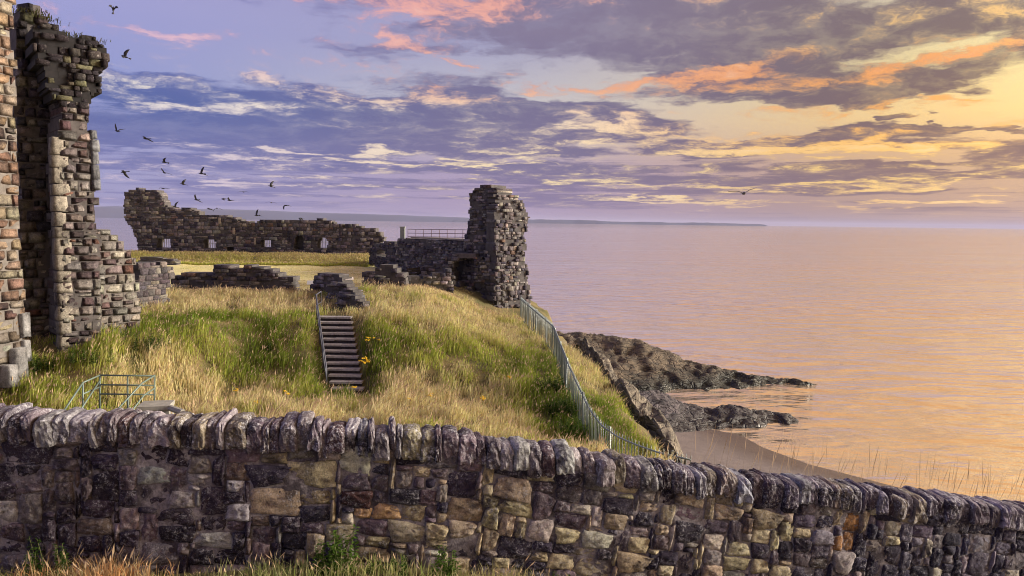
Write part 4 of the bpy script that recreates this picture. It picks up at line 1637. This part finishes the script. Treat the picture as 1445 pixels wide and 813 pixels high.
def birds():
    poses = [bird_mesh(R(28), R(8), .3, .0), bird_mesh(R(55), R(40), .2, .01), bird_mesh(R(14), R(-18), .6, .01), bird_mesh(R(-12), R(-42), .4, .0), bird_mesh(R(68), R(62), .8, .02)]
    for m in poses:
        m.materials.append(M_bird)
    # pixel, distance, pose, heading, bank, pitch, what singles it out
    B = [(160, 13, 33, 4, 20, 10, 60, 'topmost dark bird in the sky, wings raised, above the tower head'),
         (176, 80, 34, 1, 100, -60, 20, 'dark bird banking steeply just right of the tower overhang'),
         (165, 185, 36, 1, 60, 20, 10, 'dark bird with raised wings, nearer the tower of two at one height'),
         (206, 196, 36, 2, 80, 15, 0, 'dark gliding bird, farther from the tower of two at one height'),
         (232, 229, 44, 4, 90, -70, 10, 'dark bird seen edge-on, uppermost of the flock over the curtain wall'),
         (175, 243, 38, 3, 95, 35, -10, 'dark bird with drooping wing tip beside the tower jamb'),
         (232, 244, 42, 0, 60, 25, 5, 'dark bird directly below the edge-on bird over the curtain wall'),
         (284, 245, 40, 1, 75, 55, 5, 'large dark bird banking with one wing high, right of the flock top'),
         (258, 260, 44, 1, 110, -15, 10, 'dark bird with short raised wings above the stepped wall top'),
         (230, 266, 48, 2, 60, 0, 0, 'dark bird skimming the top of the high wall corner'),
         (277, 282, 44, 0, 70, 40, 0, 'dark bird with long slanting wings above the wall shoulder'),
         (247, 292, 48, 1, 80, -30, 10, 'dark bird close above the dip beside the high wall corner'),
         (295, 295, 50, 2, 90, 10, 0, 'left bird of the touching pair just above the curtain wall'),
         (306, 294, 50, 3, 40, -10, 0, 'right bird of the touching pair just above the curtain wall'),
         (315, 281, 50, 2, 100, -10, 0, 'left bird of the pair higher above the curtain wall'),
         (324, 283, 50, 0, 80, 15, 0, 'right bird of the pair higher above the curtain wall'),
         (344, 271, 50, 2, 5, 0, 0, 'dark bird head-on with arched wings, alone above the pairs'),
         (382, 263, 46, 1, 120, -35, 15, 'dark bird with wings up in a V, highest right of the flock'),
         (383, 286, 52, 2, 10, 5, 0, 'small dark bird with arched wings below the V-winged bird'),
         (403, 290, 48, 3, 60, -20, 5, 'dark bird with hooked wing tips at the right of the flock'),
         (362, 304, 46, 1, 70, 50, 0, 'dark bird skimming the curtain wall top with one wing raised'),
         (424, 308, 54, 3, 95, -5, 0, 'rightmost small dark bird, low over the curtain wall'),
         (359, 364, 48, 3, 15, 0, 0, 'dark bird flying low over the grass bank below the curtain wall'),
         (1050, 273, 40, 0, 175, 8, 0, 'lone gull gliding over the open sea')]
    for k, (px, py, Y, pose, head, bank, pit, lab) in enumerate(B):
        me = poses[pose]
        if k == len(B) - 1:
            me = me.copy()
            me.materials.clear()
            me.materials.append(M_gull)
        o = bpy.data.objects.new('flying_bird' if k < len(B) - 1 else 'gull', me)
        COL.objects.link(o)
        o.location = at(px, py, Y)
        o.rotation_euler = (Matrix.Rotation(R(head), 3, 'Z') @ Matrix.Rotation(R(pit), 3, 'X') @ Matrix.Rotation(R(bank), 3, 'Y')).to_euler()
        if k == len(B) - 1:
            o.scale = (1.75, 1.75, 1.75)
        else:
            o.scale = (.85, .85, .85)
        tag(o, lab, 'bird' if k < len(B) - 1 else 'gull', 'birds wheeling round the ruins')


birds()
# ------------------------------------------------------------------ grasses
def blade_mat():
    m = bpy.data.materials.new('grass_blade')
    m.use_nodes = True
    t = m.node_tree
    t.nodes.clear()
    N = Nt(t)
    c = N.n('ShaderNodeAttribute', attribute_name='tint').outputs['Color']
    d, tr, mx, o = N.n('ShaderNodeBsdfDiffuse'), N.n('ShaderNodeBsdfTranslucent'), N.n('ShaderNodeMixShader'), N.n('ShaderNodeOutputMaterial')
    N.put(d.inputs[0], c)
    N.put(tr.inputs[0], c)
    mx.inputs[0].default_value = .35
    t.links.new(d.outputs[0], mx.inputs[1])
    t.links.new(tr.outputs[0], mx.inputs[2])
    t.links.new(mx.outputs[0], o.inputs[0])
    return m


M_blade = blade_mat()
STRAW, DRY, GREEN, LUSH, DARKG = (np.array(c) for c in ((.76, .67, .40), (.58, .50, .23), (.43, .44, .10), (.27, .37, .05), (.08, .135, .022)))


def blades(name, x, y, z, h, w, col, rng, lean=(.0, .0), bend=.5, seed=.0, label=None):
    """x, y, z roots; h heights; col (n,3). Each blade: a quad and a tip; some stalks carry a seed head"""
    n = len(x)
    a = rng.uniform(0, 2 * np.pi, n)
    lx = lean[0] + np.cos(a) * bend * rng.uniform(.2, 1, n)
    ly = lean[1] + np.sin(a) * bend * rng.uniform(.2, 1, n)
    fa = rng.uniform(0, np.pi, n)
    wx, wy = np.cos(fa) * w / 2, np.sin(fa) * w / 2
    L = h[:, None]
    root = np.stack([x, y, z - .03], 1)
    midp = root + np.stack([lx * .35, ly * .35, np.ones(n) * .6], 1) * L
    drop = 1 - .35 * np.hypot(lx, ly)
    tip = root + np.stack([lx, ly, drop], 1) * L
    W = np.stack([wx, wy, np.zeros(n)], 1)
    V = np.stack([root - W, root + W, midp + W * .8, midp - W * .8, tip], 1).reshape(-1, 3)
    i = np.arange(n) * 5
    Q = np.stack([i, i + 1, i + 2, i + 3], 1)
    T = np.stack([i + 3, i + 2, i + 4], 1)
    C = np.repeat(col, 5, axis=0)
    polys = [Q, T]
    if seed > 0:
        k = np.where(rng.random(n) < seed)[0]
        hv = (tip[k] - midp[k])
        hv /= np.linalg.norm(hv, axis=1)[:, None] + 1e-9
        hl = (h[k] * .32)[:, None]
        ww = W[k] * 1.9
        S = np.stack([tip[k] - hv * hl * .3, tip[k] + ww + hv * hl * .15, tip[k] + hv * hl * .8, tip[k] - ww + hv * hl * .15], 1).reshape(-1, 3)
        b = len(V)
        j = np.arange(len(k)) * 4 + b
        V = np.concatenate([V, S])
        polys[0] = np.concatenate([Q, np.stack([j, j + 1, j + 2, j + 3], 1)])
        hc = np.array([.52, .38, .25])[None] * rng.uniform(.7, 1.15, len(k))[:, None]
        C = np.concatenate([C, np.repeat(hc, 4, axis=0)])
    me = raw_mesh(name, V, polys, np.clip(C, 0, 1))
    o = link(name, me, M_blade)
    return tag(o, label, 'grass', kind='stuff')


def vary(rng, c, s=.18):
    return c * rng.uniform(1 - s, 1 + s, (len(c), 1)) * (1 + rng.normal(0, .05, c.shape))


def blend(t, a, b): return a + (b - a) * t[:, None]


def in_view(x, y, z, margin=45):
    vx, vy, vz = x, y, z - EYE
    c, s = math.cos(PITCH), math.sin(PITCH)
    f = vy * c - vz * s
    px = CX + vx / f * FPX
    py = CY - (vy * s + vz * c) / f * FPX
    return (px > -margin) & (px < 1445 + margin) & (py < 813 + margin)


def spot(x, y, px, py, r, ry=None):
    p = ground_hit(px, py)
    return np.exp(-(((x - p.x) / r) ** 2 + ((y - p.y) / (ry or r)) ** 2))


def mound_grass():
    rng = np.random.default_rng(9)
    n = 330000
    y = 17.5 + 22.5 * rng.random(n) ** 1.15
    x = rng.uniform(-.78, .22, n) * y
    ex = np.interp(y, EY, EX)
    eh = np.interp(y, [18, 24, 31, 40], [2.6, 2.7, 1.9, 1.2])
    z = ground_z(x, y)
    ok = in_view(x, y, z) & (x < ex + eh)
    # keep clear of the steps, the pit by the railing, the walls and the worn path at the head of the steps
    st = np.clip((y - 26.7) / 3.7, -.3, 1.4)
    sx = lerp(STEP0[0], STEP1[0], st)
    ok &= ~((np.abs(x - sx) < .80) & (y > 26.3) & (y < 31.2))
    ok &= ~((y > 36.4) & (x < -8.6)) & ~((y > 38.6) & (x < -2.6)) & ~((y > 41.2))
    path = (np.abs(x - np.interp(y, [31, 37], [STEP1[0], -10.2])) < .5) & (y > 31)
    ok &= ~(path & (rng.random(n) < .8))
    clump = fbm(x * 1.7, y * 1.7, 2, 3)
    ok &= rng.random(n) < .62 + .38 * clump
    x, y, z, ex, clump = x[ok], y[ok], z[ok], ex[ok], clump[ok]
    n = len(x)
    g = .60 + .50 * fbm(x * .32, y * .42, 5, 3) + .36 * fbm(x * 1.1, y * 1.3, 8, 3)
    for (px, py, r, wt) in ((140, 480, 3.0, .9), (225, 455, 2.5, .9), (360, 470, 3.2, .4), (420, 520, 2.0, .35), (520, 500, 2.0, .6), (560, 470, 2, .2), (700, 500, 2.0, .3),
                            (800, 560, 2.2, 1.3), (770, 520, 1.8, .8), (640, 520, 2, .35), (490, 560, 1.0, .9), (340, 500, 2, .3), (830, 605, 2.0, 1.2), (60, 540, 2.0, .2),
                            (330, 428, 3.6, -1.0), (270, 425, 2.6, -.8), (270, 530, 2.0, -.8), (400, 432, 2.2, -.7), (620, 430, 3.0, -.7), (560, 440, 2.0, -.4), (690, 440, 2.2, -.4),
                            (560, 590, 2.2, -.8), (700, 590, 2.2, -.7), (320, 575, 2.5, -.5), (300, 480, 1.0, -.8), (620, 560, 2.5, -.5), (650, 470, 1.6, -.35), (460, 480, 1.2, -.4)):
        g = g + wt * spot(x, y, px, py, r, r * .8)
    out = x > ex
    g = np.where(out, g - .55 * sstep((y - 21) / 4), g)
    g = np.clip(g + rng.normal(0, .17, n), 0, 1.4)
    dry = blend(rng.random(n), DRY, STRAW)
    grn = blend(np.clip(rng.random(n) * .8 + (g - 1) * .8, 0, 1), GREEN, LUSH)
    col = blend(sstep((g - .22) / .5), dry, grn)
    col = blend(np.clip((g - .95) * 1.1, 0, .6), col, DARKG)
    col = vary(rng, col, .24)
    h = rng.uniform(.14, .46, n) * (1 + .75 * clump) * np.where(g < .45, 1.1, .95)
    h = np.where(y > 31.5, h * .75, h)
    h = np.where(out, h * .8, h)
    # combed by the wind off the sea
    wa = fbm(x * .25, y * .25, 11, 2) * 1.6
    lean = (.34 * np.cos(wa) - .05, .30 * np.sin(wa))
    blades('mound_grass', x, y, z, h, rng.uniform(.012, .024, n), col, rng, lean, .45, .22, 'long summer grass, part straw and part green, covering the mound')


mound_grass()


def bank_grass():
    rng = np.random.default_rng(19)
    n = 45000
    y = rng.uniform(58.6, 62.0, n)
    x = rng.uniform(-34, -11.5, n)
    z = ground_z(x, y)
    ok = in_view(x, y, z)
    x, y, z = x[ok], y[ok], z[ok]
    n = len(x)
    t = np.clip((y - 59.3) / 2.2 + fbm(x * .3, y, 4, 3) * .5 + rng.normal(0, .15, n), 0, 1)
    col = vary(rng, blend(t, GREEN * 1.15, DRY * 1.1))
    blades('bank_grass', x, y, z, rng.uniform(.12, .3, n), rng.uniform(.03, .05, n), col, rng, (.1, 0), .4, .1, 'rough grass strip along the foot of the curtain wall')
    # ragged turf along the foot of the low walls and on top of the ruins
    n = 16000
    s = rng.random(n)
    x = np.where(s < .5, rng.uniform(-16.5, -9.4, n), rng.uniform(-7.5, .5, n))
    y = np.where(s < .5, rng.uniform(35.6, 36.7, n), rng.uniform(38.0, 39.2, n))
    z = ground_z(x, y)
    col = vary(rng, blend(rng.random(n), DRY, STRAW))
    blades('wall_foot_grass', x, y, z, rng.uniform(.12, .34, n), rng.uniform(.014, .026, n), col, rng, (.1, 0), .4, .2, 'dry grass fringe at the foot of the low court walls')
    # lawn stubble
    n = 70000
    y = 38 + 21.5 * rng.random(n) ** 1.2
    x = rng.uniform(-.45, -.05, n) * y
    z = ground_z(x, y)
    ok = (z > 9.95) & (x < np.interp(y, EY, EX) - 1.0)
    x, y, z = x[ok], y[ok], z[ok]
    n = len(x)
    t = np.clip(.5 + .6 * fbm(x * .12, y * .5, 3, 4) + rng.normal(0, .2, n), 0, 1)
    col = vary(rng, blend(t, np.array((.62, .57, .24)), np.array((.78, .68, .36))))
    blades('lawn_grass', x, y, z, rng.uniform(.03, .07, n), rng.uniform(.03, .06, n), col, rng, (0, 0), .6, 0, 'short mown straw coloured lawn inside the castle court')


bank_grass()


def head_weeds():
    rng = np.random.default_rng(51)
    X, Y, Z = [], [], []
    for (px, py, d, cnt) in ((40, 13, 25.9, 160), (60, 22, 26.2, 120), (85, 44, 25.6, 160), (105, 56, 25.8, 120), (122, 53, 25.9, 120)):
        p = at(px, py, d)
        X.append(p.x + rng.normal(0, .28, cnt))
        Y.append(p.y + rng.normal(0, .3, cnt))
        Z.append(np.full(cnt, p.z - .12))
    x, y, z = (np.concatenate(q) for q in (X, Y, Z))
    n = len(x)
    col = vary(rng, blend(rng.random(n), np.array((.03, .035, .015)), np.array((.10, .09, .04))))
    blades('tower_head_grass', x, y, z, rng.uniform(.1, .2, n), rng.uniform(.02, .035, n), col, rng, (.1, 0), .7, 0, 'dark weeds growing on the broken tower head')


head_weeds()


def wall_stalks():
    """thin seeding grasses standing behind the seaward half of the roadside wall"""
    rng = np.random.default_rng(29)
    n = 340
    x = 1.6 + 6.6 * rng.random(n) ** .8
    y = wall_y(x) + .55 + rng.uniform(0, .5, n)
    z = ground_z(x, y)
    top = wall_top(x) + rng.uniform(-.12, .15, n) * (.5 + .9 * np.clip(fbm(x * 1.1, 1, 0, 3) + .3, 0, 1))
    h = np.clip(top - z, .3, 1.2)
    col = vary(rng, blend(rng.random(n), np.array((.26, .20, .12)), np.array((.42, .33, .2))))
    blades('seeding_grass', x, y, z, h, rng.uniform(.003, .006, n), col, rng, (.08, 0), .16, .6, 'thin seeding grass stalks rising behind the right half of the wall')


wall_stalks()


def verge_z(x, y): return 12.22 - .23 * y - .14 * np.maximum(0, x + 1)


def verge_weeds():
    rng = np.random.default_rng(37)
    X, Y, H, C = [], [], [], []
    # (pixel column, spread, count, height, colour mix)
    for (px, sp, cnt, h0, h1, ca, cb) in ((150, 70, 900, .16, .40, (.50, .40, .22), (.42, .20, .09)), (60, 60, 500, .10, .28, (.20, .22, .06), (.36, .28, .13)), (175, 22, 240, .16, .34, (.46, .20, .09), (.5, .28, .12)),
                                       (390, 55, 800, .12, .32, (.42, .40, .20), (.22, .27, .08)), (520, 70, 800, .14, .36, (.20, .26, .06), (.44, .38, .2)), (650, 60, 500, .10, .24, (.30, .30, .12), (.48, .4, .22)),
                                       (740, 60, 600, .16, .36, (.48, .40, .22), (.28, .26, .1)), (290, 50, 260, .06, .16, (.25, .25, .1), (.4, .33, .17)), (830, 40, 150, .1, .2, (.25, .27, .1), (.4, .33, .17))):
        cnt = int(cnt * .6)
        x = (px - CX) / FPX * 6.7 + rng.normal(0, sp / FPX * 6.7 * .7, cnt)
        y = wall_y(x) - .12 - rng.uniform(0, .55, cnt)
        X.append(x)
        Y.append(y)
        H.append(rng.uniform(h0, h1, cnt) * .78)
        C.append(vary(rng, blend(rng.random(cnt), np.array(ca), np.array(cb))))
    n = 3600
    x = rng.uniform(-5.2, 1.0, n)
    y = wall_y(x) - .1 - rng.uniform(0, .8, n)
    X.append(x)
    Y.append(y)
    H.append(rng.uniform(.03, .10, n))
    C.append(vary(rng, blend(rng.random(n), np.array((.14, .17, .04)), np.array((.36, .29, .13)))))
    x, y, h, c = (np.concatenate(q) for q in (X, Y, H, C))
    blades('verge_grass', x, y, verge_z(x, y), h, rng.uniform(.004, .010, len(x)), c, rng, (.05, 0), .55, .12, 'dry and green grass tufts along the foot of the roadside wall')


verge_weeds()


# ------------------------------------------------------------------ leafy plants
def leaf_mat(name, c):
    m = bpy.data.materials.new(name)
    m.use_nodes = True
    t = m.node_tree
    t.nodes.clear()
    N = Nt(t)
    n = N.noise(pos(N), 14, 3, .6)
    col = N.v('SCALE', c, scale=N.ss(n, .25, .75, .55, 1.5, smooth=False))
    d, tr, mx, o = N.n('ShaderNodeBsdfDiffuse'), N.n('ShaderNodeBsdfTranslucent'), N.n('ShaderNodeMixShader'), N.n('ShaderNodeOutputMaterial')
    N.put(d.inputs[0], col)
    N.put(tr.inputs[0], col)
    mx.inputs[0].default_value = .3
    t.links.new(d.outputs[0], mx.inputs[1])
    t.links.new(tr.outputs[0], mx.inputs[2])
    t.links.new(mx.outputs[0], o.inputs[0])
    return m


M_nettle = leaf_mat('nettle_leaf', (.075, .135, .025))
M_bramble = leaf_mat('dark_leaf', (.045, .085, .018))
M_stem = plain_mat('green_stem', (.12, .13, .04), .8, vary=.3)
M_petal = plain_mat('ragwort_yellow', (.78, .50, .015), .7, vary=.25, scale=30)


def leafy(name, loc, height, radius, stems, leaf, label, mat, seed, group=None, cat='plant'):
    rng = np.random.default_rng(seed)
    root = empty(name, loc, label, cat, group)
    sm = MB()
    lv, lf = [], []
    for s in range(stems):
        a, r = rng.uniform(0, 6.28), radius * rng.random() ** .5
        p0 = Vector((r * math.cos(a), r * math.sin(a) * .6, -.03))
        hh = height * rng.uniform(.55, 1.1)
        p1 = p0 + Vector((rng.normal(0, .12) * hh, rng.normal(0, .12) * hh, hh))
        sm.tube([p0, p0.lerp(p1, .5) + Vector((rng.normal(0, .03), 0, 0)), p1], [.006, .005, .002], 4, False)
        k = int(hh / leaf * 3.2) + 2
        for j in range(k):
            t = (j + 1) / k
            c = p0.lerp(p1, t)
            for q in range(2):
                an = rng.uniform(0, 6.28)
                ll = leaf * rng.uniform(.6, 1.2) * (1.15 - .5 * t)
                d = Vector((math.cos(an), math.sin(an), rng.uniform(-.35, .5))).normalized()
                sd_ = d.cross(Vector((0, 0, 1))).normalized() * ll * .28
                up = Vector((0, 0, ll * .1))
                i = len(lv)
                lv += [tuple(c), tuple(c + d * ll * .5 + sd_ + up), tuple(c + d * ll), tuple(c + d * ll * .5 - sd_ + up)]
                lf += [(i, i + 1, i + 2), (i, i + 2, i + 3)]
    sm.build('stem', M_stem, root)
    me = bpy.data.meshes.new('leaves')
    me.from_pydata(lv, [], lf)
    me.update()
    link('leaves', me, mat, root)
    return root


def verge_at(px, dy=.3):
    x = (px - CX) / FPX * 6.7
    y = wall_y(x) - dy
    return Vector((x, y, float(verge_z(x, y))))


leafy('nettle', verge_at(478), .46, .20, 14, .075, 'green leafy nettle clump against the wall, centre bottom', M_nettle, 1, 'weeds at the wall foot')
leafy('nettle', verge_at(630), .30, .12, 9, .06, 'small bright green leafy clump below the big tan stone', M_nettle, 2, 'weeds at the wall foot')
leafy('weed_clump', verge_at(85), .36, .22, 12, .055, 'olive leafy weeds at the wall foot near the left corner', M_bramble, 3, 'weeds at the wall foot')
leafy('weed_clump', verge_at(545), .22, .22, 10, .05, 'low dark leafy weeds beside the nettle clump', M_bramble, 4, 'weeds at the wall foot')
leafy('weed_clump', verge_at(800), .20, .18, 8, .05, 'dark low leafy weeds rightmost along the wall foot', M_bramble, 5, 'weeds at the wall foot')
for k, (px, py, hh, rr, lab) in enumerate(((822, 618, .75, .9, 'bright green nettle bed in the corner between fence and wall'), (800, 585, .6, .8, 'green nettle bed beside the fence, middle of three'),
                                           (782, 552, .5, .7, 'dark green nettle bed beside the fence, farthest up the slope'))):
    p = ground_hit(px, py)
    leafy('nettle_bed', p, hh, rr, 60, .12, lab, M_nettle if k == 0 else M_bramble, 20 + k, 'nettle beds along the fence')
for k, (px, py, lab) in enumerate(((205, 492, 'dark weeds at the foot of the broken tower skirt'), (130, 512, 'low green weeds before the tower pier'), (55, 520, 'tall olive weeds at the foot of the recessed tower wall'), (374, 498, 'dark green weed tuft alone in the slope grass'))):
    leafy('weed_clump', ground_hit(px, py), (.55, .4, .5, .4)[k], (.9, .8, .6, .3)[k], 40 if k < 3 else 14, .11, lab, M_bramble if k != 1 else M_nettle, 40 + k, 'weeds on the mound')


def ragwort(loc, height, heads, spread, label, seed):
    rng = np.random.default_rng(seed)
    root = empty('ragwort', loc, label, 'flower', 'yellow ragwort on the mound')
    sm = MB()
    for k in range(heads):
        a = rng.uniform(0, 6.28)
        top = Vector((math.cos(a) * spread * rng.random() ** .5, math.sin(a) * spread * .5, height * rng.uniform(.78, 1.05)))
        sm.tube([(0, 0, -.05), tuple(top * .5 + Vector((0, 0, .04))), tuple(top)], [.008, .007, .004], 5, False)
        fl = MB()
        for j in range(9):
            b, r = rng.uniform(0, 6.28), .055 * rng.random() ** .5
            c = top + Vector((math.cos(b) * r, math.sin(b) * r, rng.uniform(-.02, .025)))
            i = len(fl.v)
            fl.v.append(tuple(c + Vector((0, 0, .014))))
            m = 7
            for q in range(m):
                t = 6.283 * q / m
                fl.v.append(tuple(c + Vector((math.cos(t) * .026, math.sin(t) * .026, rng.uniform(-.006, .006)))))
            for q in range(m):
                fl.f.append((i, i + 1 + q, i + 1 + (q + 1) % m))
            fl.f.append(tuple(i + 1 + q for q in reversed(range(m))))
        fl.build('flower_head', M_petal, root)
    sm.build('stem', M_stem, root)


for k, (px, py, hh, hd, sp, lab) in enumerate((
        (514, 537, .78, 16, .17, 'big yellow ragwort clump right beside the steps'), (524, 500, .60, 6, .30, 'loose ragwort with small yellow heads above the big clump'),
        (500, 562, .40, 3, .06, 'single ragwort at the foot of the steps'), (334, 566, .45, 3, .06, 'ragwort in the lower grass left of the steps, leftmost'),
        (405, 571, .45, 3, .05, 'small ragwort in the lower grass just left of the steps'), (361, 583, .35, 2, .05, 'low faint ragwort just above the coping left of the steps'),
        (577, 578, .4, 2, .05, 'small ragwort in the straw grass right of the steps'), (607, 574, .5, 4, .10, 'pale yellow ragwort pair in the straw grass'),
        (682, 578, .45, 4, .07, 'ragwort in the straw grass toward the fence'), (719, 551, .45, 3, .05, 'ragwort highest on the right slope'), (797, 535, .4, 2, .04, 'tiny ragwort close to the fence'))):
    ragwort(ground_hit(px, py, 17), hh, hd, sp, lab, 60 + k)
# ------------------------------------------------------------------ sea air
def haze():
    mb = MB().box((0, 22000, 95), (79000, 44900, 196))
    me = bpy.data.meshes.new('haze')
    me.from_pydata(mb.v, [], mb.f)
    m = bpy.data.materials.new('sea_haze')
    m.use_nodes = True
    t = m.node_tree
    t.nodes.clear()
    pv, o = t.nodes.new('ShaderNodeVolumePrincipled'), t.nodes.new('ShaderNodeOutputMaterial')
    pv.inputs['Color'].default_value = (.66, .66, .95, 1)
    pv.inputs['Density'].default_value = 3.0e-5
    t.links.new(pv.outputs[0], o.inputs['Volume'])
    ob = link('haze', me, m)
    tag(ob, 'thin sea haze over the bay', kind='stuff')


haze()
